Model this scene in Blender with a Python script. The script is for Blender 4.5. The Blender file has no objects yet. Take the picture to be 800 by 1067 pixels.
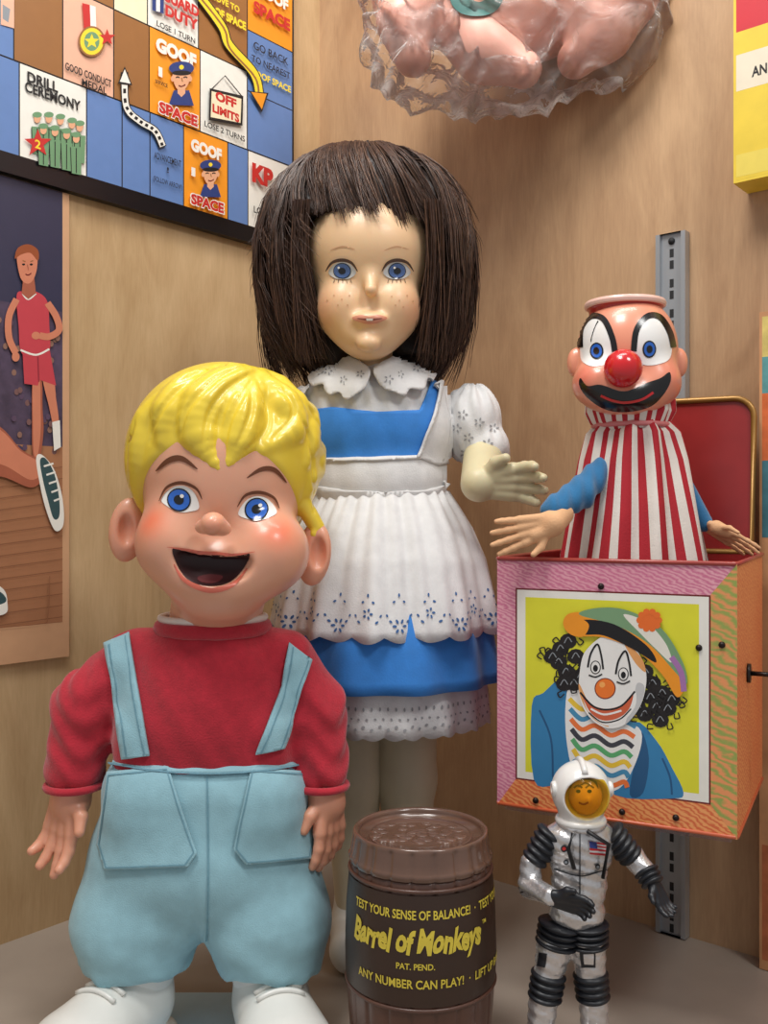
import bpy, bmesh, math, random
import numpy as np
from mathutils import Vector, Matrix, Euler
from mathutils.bvhtree import BVHTree
from mathutils.geometry import delaunay_2d_cdt, tessellate_polygon
random.seed(4)
F=1000.0; HC=0.33; CAM=Vector((0,0,HC))
def P(px,py,d): return Vector(((px-400)/F*d, d, HC-(py-533.5)/F*d))
def RAY(px,py): return Vector(((px-400)/F,1.0,-(py-533.5)/F)).normalized()
def lin(c):
    o=[]
    for v in c[:3]:
        v=v/255.0
        o.append(v/12.92 if v<=.04045 else ((v+.055)/1.055)**2.4)
    return tuple(o)
# ---------------------------------------------------------------- materials
MC={}
def M(name,col=(200,200,200),rough=.5,metal=0,var=.06,scale=60,bump=0,bscale=300,spec=.5,coat=0,attr=False,trans=0,alpha=1,sheen=0,stretch=None,sss=0):
    if name in MC: return MC[name]
    m=bpy.data.materials.new(name); m.use_nodes=True
    nt=m.node_tree; b=nt.nodes['Principled BSDF']; L=nt.links
    b.inputs['Roughness'].default_value=rough; b.inputs['Metallic'].default_value=metal
    b.inputs['Specular IOR Level'].default_value=spec
    b.inputs['Coat Weight'].default_value=coat; b.inputs['Coat Roughness'].default_value=.15
    b.inputs['Transmission Weight'].default_value=trans; b.inputs['Alpha'].default_value=alpha
    b.inputs['Sheen Weight'].default_value=sheen
    if sss:
        b.inputs['Subsurface Weight'].default_value=sss; b.inputs['Subsurface Scale'].default_value=.006
    tc=nt.nodes.new('ShaderNodeTexCoord'); mp=nt.nodes.new('ShaderNodeMapping')
    L.new(tc.outputs['Object'],mp.inputs[0])
    if stretch: mp.inputs['Scale'].default_value=stretch
    n=nt.nodes.new('ShaderNodeTexNoise'); n.inputs['Scale'].default_value=scale; n.inputs['Detail'].default_value=5
    L.new(mp.outputs[0],n.inputs['Vector'])
    mr=nt.nodes.new('ShaderNodeMapRange'); mr.inputs['From Min'].default_value=.3; mr.inputs['From Max'].default_value=.7
    mr.inputs['To Min'].default_value=1-var; mr.inputs['To Max'].default_value=1+var
    L.new(n.outputs['Fac'],mr.inputs['Value'])
    vm=nt.nodes.new('ShaderNodeVectorMath'); vm.operation='SCALE'
    if attr:
        a=nt.nodes.new('ShaderNodeAttribute'); a.attribute_name='Col'; L.new(a.outputs['Color'],vm.inputs[0])
    else: vm.inputs[0].default_value=lin(col)
    L.new(mr.outputs[0],vm.inputs['Scale']); L.new(vm.outputs[0],b.inputs['Base Color'])
    if bump:
        n2=nt.nodes.new('ShaderNodeTexNoise'); n2.inputs['Scale'].default_value=bscale; n2.inputs['Detail'].default_value=4
        L.new(mp.outputs[0],n2.inputs['Vector'])
        bp=nt.nodes.new('ShaderNodeBump'); bp.inputs['Strength'].default_value=bump; bp.inputs['Distance'].default_value=.001
        L.new(n2.outputs['Fac'],bp.inputs['Height']); L.new(bp.outputs[0],b.inputs['Normal'])
    MC[name]=m; return m
def grain(name,c1,c2,scale=1,stretch=(1,1,1),dist=6,rough=.5,bump=0,wave=60):
    m=bpy.data.materials.new(name); m.use_nodes=True; nt=m.node_tree; b=nt.nodes['Principled BSDF']; L=nt.links
    b.inputs['Roughness'].default_value=rough
    tc=nt.nodes.new('ShaderNodeTexCoord'); mp=nt.nodes.new('ShaderNodeMapping'); mp.inputs['Scale'].default_value=stretch
    L.new(tc.outputs['Object'],mp.inputs[0])
    w=nt.nodes.new('ShaderNodeTexWave'); w.inputs['Scale'].default_value=wave; w.inputs['Distortion'].default_value=dist
    w.inputs['Detail'].default_value=4; w.inputs['Detail Scale'].default_value=1.5; w.bands_direction='DIAGONAL'
    L.new(mp.outputs[0],w.inputs[0])
    n=nt.nodes.new('ShaderNodeTexNoise'); n.inputs['Scale'].default_value=scale; n.inputs['Detail'].default_value=6
    L.new(mp.outputs[0],n.inputs['Vector'])
    mx=nt.nodes.new('ShaderNodeMath'); mx.operation='MULTIPLY'; L.new(w.outputs['Fac'],mx.inputs[0]); L.new(n.outputs['Fac'],mx.inputs[1])
    r=nt.nodes.new('ShaderNodeValToRGB'); r.color_ramp.elements[0].color=(*lin(c1),1); r.color_ramp.elements[1].color=(*lin(c2),1)
    r.color_ramp.elements[0].position=.02; r.color_ramp.elements[1].position=.5
    L.new(mx.outputs[0],r.inputs[0]); L.new(r.outputs[0],b.inputs['Base Color'])
    return m
def wood(name,c1,c2,ang):
    m=bpy.data.materials.new(name); m.use_nodes=True; nt=m.node_tree; b=nt.nodes['Principled BSDF']; L=nt.links
    b.inputs['Roughness'].default_value=.36
    tc=nt.nodes.new('ShaderNodeTexCoord'); mp=nt.nodes.new('ShaderNodeMapping'); mp.inputs['Scale'].default_value=(28,28,6)
    L.new(tc.outputs['Object'],mp.inputs[0])
    n=nt.nodes.new('ShaderNodeTexNoise'); n.inputs['Scale'].default_value=1; n.inputs['Detail'].default_value=10; n.inputs['Distortion'].default_value=1.6; n.inputs['Roughness'].default_value=.62
    L.new(mp.outputs[0],n.inputs['Vector'])
    mp2=nt.nodes.new('ShaderNodeMapping'); mp2.inputs['Scale'].default_value=(6,6,4); L.new(tc.outputs['Object'],mp2.inputs[0])
    n2=nt.nodes.new('ShaderNodeTexNoise'); n2.inputs['Scale'].default_value=1; n2.inputs['Detail'].default_value=4; L.new(mp2.outputs[0],n2.inputs['Vector'])
    mp3=nt.nodes.new('ShaderNodeMapping'); mp3.inputs['Scale'].default_value=(700,700,60); L.new(tc.outputs['Object'],mp3.inputs[0])
    n3=nt.nodes.new('ShaderNodeTexNoise'); n3.inputs['Scale'].default_value=1; n3.inputs['Detail'].default_value=2; L.new(mp3.outputs[0],n3.inputs['Vector'])
    ad=nt.nodes.new('ShaderNodeMath'); ad.operation='ADD'; L.new(n.outputs['Fac'],ad.inputs[0]); L.new(n2.outputs['Fac'],ad.inputs[1])
    ml=nt.nodes.new('ShaderNodeMath'); ml.operation='MULTIPLY_ADD'; ml.inputs[1].default_value=.35; L.new(n3.outputs['Fac'],ml.inputs[0]); L.new(ad.outputs[0],ml.inputs[2])
    r=nt.nodes.new('ShaderNodeMapRange'); r.inputs['From Min'].default_value=.8; r.inputs['From Max'].default_value=1.55; L.new(ml.outputs[0],r.inputs['Value'])
    cr=nt.nodes.new('ShaderNodeValToRGB'); cr.color_ramp.elements[0].color=(*lin(c1),1); cr.color_ramp.elements[1].color=(*lin(c2),1)
    L.new(r.outputs[0],cr.inputs[0]); L.new(cr.outputs[0],b.inputs['Base Color'])
    return m
def clearmat(name,tint,base,extra,bump,scale,rough=.1,fm=.75):
    m=bpy.data.materials.new(name); m.use_nodes=True; nt=m.node_tree; nt.nodes.clear(); L=nt.links
    o=nt.nodes.new('ShaderNodeOutputMaterial'); tr=nt.nodes.new('ShaderNodeBsdfTransparent'); gl=nt.nodes.new('ShaderNodeBsdfPrincipled'); mx=nt.nodes.new('ShaderNodeMixShader')
    tc=nt.nodes.new('ShaderNodeTexCoord'); n=nt.nodes.new('ShaderNodeTexNoise'); n.inputs['Scale'].default_value=scale; n.inputs['Detail'].default_value=3; n.inputs['Distortion'].default_value=2; L.new(tc.outputs['Object'],n.inputs['Vector'])
    bp=nt.nodes.new('ShaderNodeBump'); bp.inputs['Strength'].default_value=bump; bp.inputs['Distance'].default_value=.006; L.new(n.outputs['Fac'],bp.inputs['Height'])
    fr=nt.nodes.new('ShaderNodeFresnel'); fr.inputs['IOR'].default_value=1.45; L.new(bp.outputs[0],fr.inputs['Normal'])
    mr=nt.nodes.new('ShaderNodeMath'); mr.operation='MULTIPLY_ADD'; mr.inputs[1].default_value=fm; mr.inputs[2].default_value=extra; L.new(fr.outputs[0],mr.inputs[0]); L.new(mr.outputs[0],mx.inputs[0])
    gl.inputs['Base Color'].default_value=(*base,1); gl.inputs['Roughness'].default_value=rough; L.new(bp.outputs[0],gl.inputs['Normal'])
    tr.inputs[0].default_value=(*tint,1)
    L.new(tr.outputs[0],mx.inputs[1]); L.new(gl.outputs[0],mx.inputs[2]); L.new(mx.outputs[0],o.inputs[0]); return m
# ---------------------------------------------------------------- objects
MT={}
def link(o): bpy.context.scene.collection.objects.link(o)
def thing(name,label,cat,loc,rz=0):
    e=bpy.data.objects.new(name,None); e.empty_display_size=.02; link(e)
    e.location=loc; e.rotation_euler=(0,0,rz); e['label']=label; e['category']=cat
    MT[e.name]=Matrix.Translation(Vector(loc))@Matrix.Rotation(rz,4,'Z'); return e
def mk(name,V,Fc,mats,parent=None,smooth=True,mi=None,world=True,colfn=None,solid=0,kind=None,label=None,sub=0):
    if not isinstance(mats,(list,tuple)): mats=[mats]
    me=bpy.data.meshes.new(name)
    if parent is not None and world:
        I=MT[parent.name].inverted(); 
        A=np.array([list(v) for v in V],dtype=float); R=np.array(I.to_3x3()); T=np.array(I.translation)
        VL=(A@R.T+T).tolist()
    else: VL=[tuple(v) for v in V]
    me.from_pydata(VL,[],[tuple(f) for f in Fc])
    for m in mats: me.materials.append(m)
    if mi is not None: me.polygons.foreach_set('material_index',mi)
    me.polygons.foreach_set('use_smooth',[smooth]*len(me.polygons))
    if colfn is not None:
        at=me.color_attributes.new('Col','FLOAT_COLOR','POINT')
        A=np.array([list(v) for v in V],dtype=float); c=colfn(A)
        c=np.concatenate([c,np.ones((len(A),1))],1); at.data.foreach_set('color',c.ravel())
    me.update(); o=bpy.data.objects.new(name,me); link(o)
    if parent is not None:
        o.parent=parent
        MT[o.name]=MT[parent.name]
    else: MT[o.name]=Matrix.Identity(4)
    if solid:
        s=o.modifiers.new('s','SOLIDIFY'); s.thickness=solid; s.offset=1
    if kind: o['kind']=kind
    if label: o['label']=label
    return o
def boxvf(c,h,R=None):
    V=[];c=Vector(c)
    for z in(-1,1):
        for x,y in((-1,-1),(1,-1),(1,1),(-1,1)):
            v=Vector((x*h[0],y*h[1],z*h[2])); V.append(c+(R@v if R else v))
    return V,[(3,2,1,0),(4,5,6,7),(0,1,5,4),(1,2,6,5),(2,3,7,6),(3,0,4,7)]
def bbox(name,c,h,mat,parent,bev=.001,R=None,world=True,**k):
    V,Fc=boxvf(c,h,R); o=mk(name,V,Fc,mat,parent,smooth=False,world=world,**k)
    if bev:
        b=o.modifiers.new('bev','BEVEL'); b.width=bev; b.segments=3
    return o
def merge(parts):
    V=[];Fc=[]
    for v,f in parts:
        n=len(V); V+=list(v); Fc+=[tuple(i+n for i in x) for x in f]
    return V,Fc
def tube(path,rs,n=8,cap=True):
    V=[];Fc=[]; up=Vector((0,0,1)); N=len(path)
    for i,p in enumerate(path):
        a=path[max(i-1,0)]; b=path[min(i+1,N-1)]; d=(b-a)
        if d.length<1e-9: d=Vector((0,0,1))
        d.normalize(); s=d.cross(up)
        if s.length<.05: s=d.cross(Vector((0,1,0)))
        s.normalize(); u=s.cross(d); r=rs[i] if isinstance(rs,(list,tuple)) else rs
        for k in range(n):
            t=2*math.pi*k/n; V.append(p+s*(math.cos(t)*r)+u*(math.sin(t)*r))
    for i in range(N-1):
        for k in range(n):
            k2=(k+1)%n; Fc.append((i*n+k,i*n+k2,(i+1)*n+k2,(i+1)*n+k))
    if cap: Fc.append(tuple(range(n))[::-1]); Fc.append(tuple((N-1)*n+k for k in range(n)))
    return V,Fc
def sph(c,r,nu=20,nv=12):
    c=Vector(c); r=(r,r,r) if not isinstance(r,(tuple,list)) else r
    V=[c+Vector((0,0,-r[2]))];Fc=[]
    for j in range(1,nv):
        a=-math.pi/2+math.pi*j/nv
        for i in range(nu):
            t=2*math.pi*i/nu; V.append(c+Vector((math.cos(a)*math.cos(t)*r[0],math.cos(a)*math.sin(t)*r[1],math.sin(a)*r[2])))
    V.append(c+Vector((0,0,r[2]))); T=len(V)-1
    for i in range(nu):
        Fc.append((0,1+(i+1)%nu,1+i)); b=1+(nv-2)*nu; Fc.append((T,b+i,b+(i+1)%nu))
    for j in range(nv-2):
        for i in range(nu):
            a=1+j*nu; Fc.append((a+i,a+(i+1)%nu,a+nu+(i+1)%nu,a+nu+i))
    return V,Fc
def torus(c,ax,R,r,nR=32,nr=8,ry=None):
    c=Vector(c); q=Vector(ax).to_track_quat('Z','Y'); V=[];Fc=[]
    for i in range(nR):
        t=2*math.pi*i/nR
        for j in range(nr):
            a=2*math.pi*j/nr; v=Vector(((R+r*math.cos(a))*math.cos(t),((ry or R)+r*math.cos(a))*math.sin(t),r*math.sin(a)))
            V.append(c+q@v)
    for i in range(nR):
        for j in range(nr):
            i2=(i+1)%nR;j2=(j+1)%nr; Fc.append((i*nr+j,i2*nr+j,i2*nr+j2,i*nr+j2))
    return V,Fc
# ---------------------------------------------------------------- SDF modelling
def E(c,r,rot=(0,0,0)):
    c=Vector(c); R=Euler(rot).to_matrix().transposed(); m=max(r)*1.05
    def f(X,Y,Z):
        x,y,z=X-c.x,Y-c.y,Z-c.z
        a=(R[0][0]*x+R[0][1]*y+R[0][2]*z)/r[0]; b=(R[1][0]*x+R[1][1]*y+R[1][2]*z)/r[1]; d=(R[2][0]*x+R[2][1]*y+R[2][2]*z)/r[2]
        k0=np.sqrt(a*a+b*b+d*d); k1=np.sqrt((a/r[0])**2+(b/r[1])**2+(d/r[2])**2)
        return k0*(k0-1)/(k1+1e-9)
    return (f,c-Vector((m,m,m)),c+Vector((m,m,m)))
def C(p,q,r1,r2):
    p=Vector(p);q=Vector(q); m=max(r1,r2)*1.1; d=q-p; dd=max(d.dot(d),1e-12)
    def f(X,Y,Z):
        x,y,z=X-p.x,Y-p.y,Z-p.z
        h=np.clip((x*d.x+y*d.y+z*d.z)/dd,0,1)
        return np.sqrt((x-d.x*h)**2+(y-d.y*h)**2+(z-d.z*h)**2)-(r1+(r2-r1)*h)
    lo=Vector((min(p.x,q.x)-m,min(p.y,q.y)-m,min(p.z,q.z)-m)); hi=Vector((max(p.x,q.x)+m,max(p.y,q.y)+m,max(p.z,q.z)+m))
    return (f,lo,hi)
def BX(c,h,rad,rz=0):
    c=Vector(c); cs,sn=math.cos(rz),math.sin(rz); m=max(h)*1.5
    def f(X,Y,Z):
        x,y,z=X-c.x,Y-c.y,Z-c.z
        a=cs*x+sn*y; b=-sn*x+cs*y
        qx=np.abs(a)-h[0]+rad; qy=np.abs(b)-h[1]+rad; qz=np.abs(z)-h[2]+rad
        return np.sqrt(np.maximum(qx,0)**2+np.maximum(qy,0)**2+np.maximum(qz,0)**2)+np.minimum(np.maximum(qx,np.maximum(qy,qz)),0)-rad
    return (f,c-Vector((m,m,m)),c+Vector((m,m,m)))
def chain(pts,rs): return [C(pts[i],pts[i+1],rs[i],rs[i+1]) for i in range(len(pts)-1)]
def smin(a,b,k):
    h=np.clip(.5+.5*(b-a)/k,0,1); return b*(1-h)+a*h-k*h*(1-h)
def smax(a,b,k): return -smin(-a,-b,k)
def surf(prims,h,k=.004,post=None):
    lo=np.min([list(p[1]) for p in prims],0)-3*h; hi=np.max([list(p[2]) for p in prims],0)+3*h
    n=np.ceil((hi-lo)/h).astype(int)+1
    ax=[lo[i]+h*np.arange(n[i]) for i in range(3)]
    X,Y,Z=np.meshgrid(*ax,indexing='ij')
    V=None
    for p in prims:
        kk=p[3] if len(p)>3 else k
        d=p[0](X,Y,Z); V=d if V is None else smin(V,d,kk)
    if post: V=post(V,X,Y,Z)
    V=np.where(V==0,1e-9,V); S=V<0
    cn=[m-1 for m in V.shape]; sm=np.zeros(cn+[3]); ct=np.zeros(cn)
    def sl(a,o): return a[o[0]:o[0]+cn[0],o[1]:o[1]+cn[1],o[2]:o[2]+cn[2]]
    cor=[(i,j,k2) for i in(0,1) for j in(0,1) for k2 in(0,1)]
    for a in cor:
        for d in range(3):
            if a[d]==0:
                b=list(a); b[d]=1; va=sl(V,a); vb=sl(V,b); cr=(sl(S,a)!=sl(S,b))
                t=np.where(cr,va/np.where(cr,va-vb,1),0)
                for e in range(3):
                    sm[...,e]+=np.where(cr,a[e]+(t if e==d else 0),0)
                ct+=cr
    act=ct>0; idx=-np.ones(cn,dtype=int); idx[act]=np.arange(act.sum())
    I=np.argwhere(act); verts=lo+h*(I+sm[act]/ct[act][:,None])
    faces=[]
    for d in range(3):
        a=[slice(0,m) for m in V.shape]; b=list(a); a[d]=slice(0,-1); b[d]=slice(1,None)
        cr=S[tuple(a)]!=S[tuple(b)]; ins=S[tuple(a)]
        W=np.argwhere(cr); fl=ins[cr]
        e1,e2=(d+1)%3,(d+2)%3
        ok=(W[:,e1]>0)&(W[:,e2]>0)&(W[:,e1]<cn[e1])&(W[:,e2]<cn[e2]); W=W[ok]; fl=fl[ok]
        o1=np.zeros(3,int);o1[e1]=1;o2=np.zeros(3,int);o2[e2]=1
        g=lambda w: idx[w[:,0],w[:,1],w[:,2]]
        q=np.stack([g(W-o1-o2),g(W-o2),g(W),g(W-o1)],1)
        q[~fl]=q[~fl][:,::-1]; q=q[(q>=0).all(1)]
        faces.append(q)
    faces=np.concatenate(faces)
    return verts.tolist(),faces.tolist()
def BV(VF): return BVHTree.FromPolygons([Vector(v) for v in VF[0]],[tuple(f) for f in VF[1]])
def BV2(A,B): return BVHTree.FromPolygons([Vector(v) for v in A[0]+B[0]],[tuple(f) for f in A[1]]+[tuple(i+len(A[0]) for i in f) for f in B[1]])
# ---------------------------------------------------------------- 2D shapes
def el(cx,cy,rx,ry,rot=0,n=28,a0=0,a1=360):
    o=[]; c,s=math.cos(math.radians(rot)),math.sin(math.radians(rot))
    full=(a1-a0)>=360
    for i in range(n if full else n+1):
        t=math.radians(a0+(a1-a0)*i/n); x,y=rx*math.cos(t),ry*math.sin(t); o.append((cx+c*x-s*y,cy+s*x+c*y))
    return o
def cr(pts,n=6,closed=True):
    o=[];N=len(pts)
    for i in range(N if closed else N-1):
        if closed: p=[pts[(i+j-1)%N] for j in range(4)]
        else: p=[pts[min(max(i+j-1,0),N-1)] for j in range(4)]
        for k in range(n):
            t=k/n
            o.append(tuple(.5*((2*p[1][e])+(-p[0][e]+p[2][e])*t+(2*p[0][e]-5*p[1][e]+4*p[2][e]-p[3][e])*t*t+(-p[0][e]+3*p[1][e]-3*p[2][e]+p[3][e])*t**3) for e in (0,1)))
    if not closed: o.append(tuple(pts[-1]))
    return o
def stroke(pts,w,taper=False,smooth=True):
    p=cr(pts,6,False) if smooth and len(pts)>2 else pts
    A=[];B=[];N=len(p)
    for i in range(N):
        a=p[max(i-1,0)];b=p[min(i+1,N-1)]; dx,dy=b[0]-a[0],b[1]-a[1]; l=math.hypot(dx,dy) or 1
        ww=w/2*((.15+.85*math.sin(math.pi*i/(N-1))) if taper else 1)
        A.append((p[i][0]-dy/l*ww,p[i][1]+dx/l*ww)); B.append((p[i][0]+dy/l*ww,p[i][1]-dx/l*ww))
    return A+B[::-1]
def decals(name,items,bvh,parent,step=3.0,solid=0,dd=.7,label=None,kind=None):
    V=[];Fc=[];mi=[];mats=[]
    for it in items:
        poly,mat,off=it[:3]
        if mat not in mats: mats.append(mat)
        xs=[p[0] for p in poly]; ys=[p[1] for p in poly]
        w=max(max(xs)-min(xs),max(ys)-min(ys)); st=min(step,max(w/4,1.2))
        pts=[Vector(p) for p in poly]; n=len(pts)
        def inside(x,y):
            c=False;j=n-1
            for i in range(n):
                if (poly[i][1]>y)!=(poly[j][1]>y) and x<(poly[j][0]-poly[i][0])*(y-poly[i][1])/(poly[j][1]-poly[i][1])+poly[i][0]: c=not c
                j=i
            return c
        bp=[]
        for i in range(n):
            a=pts[i];b=pts[(i+1)%n]; k=max(1,int((b-a).length/st))
            for j in range(k): bp.append(a.lerp(b,j/k))
        nb=len(bp); allp=list(bp)
        y=min(ys)+st/2
        while y<max(ys):
            x=min(xs)+st/2
            while x<max(xs):
                if inside(x,y) and min((Vector((x,y))-q).length for q in bp)>st*.4: allp.append(Vector((x,y)))
                x+=st
            y+=st
        r=delaunay_2d_cdt(allp,[],[list(range(nb))],1,1e-5)
        vs,fs=r[0],r[2]; base=len(V)
        for v in vs:
            d=RAY(v.x,v.y); hit,nr,_,_=bvh.ray_cast(CAM,d)
            if hit is None:
                hit,nr,_,_=bvh.find_nearest(P(v.x,v.y,dd))
            if nr.dot(d)>0: nr=-nr
            V.append(hit+nr*off)
        for f in fs:
            f=list(f); a,b,c=V[base+f[0]],V[base+f[1]],V[base+f[2]]
            if (b-a).cross(c-a).dot(a-CAM)>0: f=f[::-1]
            Fc.append(tuple(base+i for i in f)); mi.append(mats.index(mat))
    return mk(name,V,Fc,mats,parent,mi=mi,solid=solid,label=label,kind=kind)
TC={}
def textm(s,bold=.0):
    key=(s,bold)
    if key in TC: return TC[key]
    cu=bpy.data.curves.new('t','FONT'); cu.body=s; cu.size=1; cu.offset=bold; cu.resolution_u=3; cu.align_x='CENTER'; cu.space_line=.85
    o=bpy.data.objects.new('t',cu); link(o); bpy.context.view_layer.update()
    dg=bpy.context.evaluated_depsgraph_get(); me=o.evaluated_get(dg).to_mesh()
    V=[(v.co.x,v.co.y) for v in me.vertices]; Fc=[tuple(p.vertices) for p in me.polygons]
    o.evaluated_get(dg).to_mesh_clear(); bpy.data.objects.remove(o); bpy.data.curves.remove(cu)
    xs=[v[0] for v in V];ys=[v[1] for v in V]; x0,x1,y0,y1=min(xs),max(xs),min(ys),max(ys)
    V=[((x-(x0+x1)/2)/(x1-x0),(y-(y0+y1)/2)/(y1-y0)) for x,y in V]
    TC[key]=(V,Fc); return TC[key]
class Art:
    def __init__(s,O,U,V,lay=.00002):
        s.O=Vector(O);s.U=Vector(U).normalized();s.V=Vector(V).normalized();s.N=s.U.cross(s.V);s.lay=lay
        s.vs=[];s.fs=[];s.mi=[];s.mats=[]; s.k=2
    def uv(s,px,py):
        d=RAY(px,py); t=(s.O-CAM).dot(s.N)/d.dot(s.N); p=CAM+d*t-s.O; return (p.dot(s.U),p.dot(s.V))
    def pt(s,u,v): return s.O+s.U*u+s.V*v+s.N*(s.lay*s.k)
    def _m(s,m):
        if m not in s.mats: s.mats.append(m)
        return s.mats.index(m)
    def poly(s,pts,m,px=True):
        s.k+=1; q=[s.uv(*p) if px else p for p in pts]; b=len(s.vs); s.vs+=[s.pt(*p) for p in q]; i=s._m(m)
        for t in tessellate_polygon([[Vector((p[0],p[1],0)) for p in q]]):
            a,bb,c=[q[x] for x in t]
            if (bb[0]-a[0])*(c[1]-a[1])-(bb[1]-a[1])*(c[0]-a[0])<0: t=t[::-1]
            s.fs.append(tuple(b+x for x in t)); s.mi.append(i)
    def rect(s,u0,v0,u1,v1,m): s.poly([(u0,v0),(u1,v0),(u1,v1),(u0,v1)],m,False)
    def text(s,t,px,py,w,h,m,bold=.02,rot=0):
        s.k+=1; V,Fc=textm(t,bold); c=s.uv(px,py); W=s.uv(px+w/2,py)[0]-s.uv(px-w/2,py)[0]; Hh=s.uv(px,py-h/2)[1]-s.uv(px,py+h/2)[1]
        b=len(s.vs); i=s._m(m); cs,sn=math.cos(rot),math.sin(rot)
        for x,y in V:
            x*=W;y*=Hh; s.vs.append(s.pt(c[0]+x*cs-y*sn,c[1]+x*sn+y*cs))
        for f in Fc: s.fs.append(tuple(b+x for x in f)); s.mi.append(i)
    def make(s,name,parent): return mk(name,s.vs,s.fs,s.mats,parent,smooth=False,mi=s.mi)
def lathe(name,cx,cy,prof,mat,parent,n=96,fold=None,stripe=None,solid=0,close=False,edge=None,rows=4,label=None):
    V=[];Fc=[];mi=[]; pr=[]
    for i in range(len(prof)-1):
        for j in range(rows):
            t=j/rows; pr.append(tuple(prof[i][e]*(1-t)+prof[i+1][e]*t for e in range(3)))
    pr.append(prof[-1]); K=len(pr)
    for i,(z,rx,ry) in enumerate(pr):
        for k in range(n):
            th=2*math.pi*k/n; f=fold(th,i/(K-1)) if fold else 0
            zz=z+(edge(th) if (edge and i==K-1) else 0)
            V.append(Vector((cx+(rx+f)*math.cos(th),cy+(ry+f)*math.sin(th),zz)))
    for i in range(K-1):
        for k in range(n):
            k2=(k+1)%n; Fc.append((i*n+k,(i+1)*n+k,(i+1)*n+k2,i*n+k2)); mi.append(stripe(2*math.pi*k/n,i/(K-1)) if stripe else 0)
    if close:
        Fc.append(tuple(range(n))); mi.append(0); Fc.append(tuple((K-1)*n+k for k in range(n))[::-1]); mi.append(0)
    return mk(name,V,Fc,mat,parent,mi=mi,solid=solid,label=label)
def hand(w,d,s,n,L,curl=.3,spread=.12,k=.0012,h=.0008,fr=1.0,curls=None):
    w=Vector(w);d=Vector(d).normalized();s=(Vector(s)-d*Vector(s).dot(d)).normalized();n=Vector(n);n=(n-d*n.dot(d)-s*n.dot(s)).normalized()
    pr=[]; kn=[]
    for i,o in enumerate((.17,.06,-.05,-.155)):
        b=w+d*(.47*L-abs(i-1)*.012*L)+s*(o*L*1.02); kn.append(b)
        pr.append(C(w+s*(o*.55*L),b,.085*L*fr,.075*L*fr))
    pr.append(C(w+d*.12*L+s*.08*L,w+d*.3*L+s*.1*L,.12*L,.1*L)); 
    for i,(o,l) in enumerate(((1,.40),(.35,.45),(-.4,.42),(-1.15,.34))):
        a=spread*o; dd=(d*math.cos(a)+s*math.sin(a)).normalized(); p=kn[i]; cc=0; ck=curl*(1+.15*i) if not curls else curls[i]
        for j,(fl,r) in enumerate(((.45,.062),(.32,.056),(.23,.05))):
            cc+=ck*(1 if j else .5); v=dd*math.cos(cc)+n*math.sin(cc); q=p+v*(fl*l*L)
            pr.append(C(p,q,r*L*fr,(r-.006)*L*fr)); p=q
    tb=w+d*.14*L+s*.13*L; t1=tb+(d*.55+s*.75+n*.15).normalized()*.2*L; t2=t1+(d*.85+s*.4+n*.3).normalized()*.16*L
    pr+=[C(tb,t1,.085*L*fr,.066*L*fr),C(t1,t2,.066*L*fr,.05*L*fr)]
    pr=[(p[0],p[1],p[2],k) for p in pr]; return pr
# ================================================================ setting
TH=math.radians(40); CO=Vector((-.067,1.0,0)); LU=Vector((math.sin(TH),math.cos(TH),0)); BU=Vector((math.cos(TH),-math.sin(TH),0))
ZZ=Vector((0,0,1))
def wallmesh(name,O,U,N,l0,l1,z0,z1,mat,th=.015):
    V=[]
    for t in(0,th):
        for a,z in((l0,z0),(l1,z0),(l1,z1),(l0,z1)): V.append(O+U*a+ZZ*z-N*t)
    o=mk(name,V,[(0,1,2,3),(7,6,5,4),(0,4,5,1),(1,5,6,2),(2,6,7,3),(3,7,4,0)],mat,smooth=False,kind='structure'); return o
LN=LU.cross(ZZ); BN=BU.cross(ZZ)
wl=wood('birch_left',(178,144,102),(214,184,142),0); wb=wood('birch_back',(160,124,92),(202,166,128),0)
wallmesh('wall_left',CO,LU,LN,-.75,0.0,-.0,.95,wl)
wallmesh('wall_back',CO,BU,BN,0,.85,-.0,.95,wb)
fl=M('floor_laminate',(160,148,136),.35,var=.06,scale=20)
V=[Vector((-.6,.25,0)),Vector((.75,.25,0)),CO+BU*.85,CO,CO-LU*.75]; Vb=[v-ZZ*.02 for v in V]
mk('floor',V+Vb,[(0,1,2,3,4),(9,8,7,6,5)]+[(i,i+5,(i+1)%5+5,(i+1)%5) for i in range(5)],fl,smooth=False,kind='structure')
# ================================================================ flat paints
def pm(n,c,r=.45,var=.03): return M('paint_'+n,c,r,var=var,scale=90)
BLK=pm('black',(18,17,20)); WHT=pm('white',(235,232,222)); BLU=pm('board_blue',(98,130,184)); ORG=pm('orange',(238,150,32)); YEL=pm('yellow',(240,212,50))
BRN=pm('brown',(150,100,52)); RED=pm('red',(196,42,38)); PNK=pm('pink',(232,178,150)); GRN=pm('green',(110,150,110)); SKN=pm('print_skin',(226,168,130)); NAV=pm('navy',(40,60,120)); CRM=pm('cream',(238,225,190))
TAN=pm('tan',(176,122,82)); SKY=pm('sky',(90,160,205)); GRY=pm('grey',(140,145,150)); PUR=pm('purple',(165,115,170)); DKR=pm('dark_red',(110,25,25))
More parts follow.
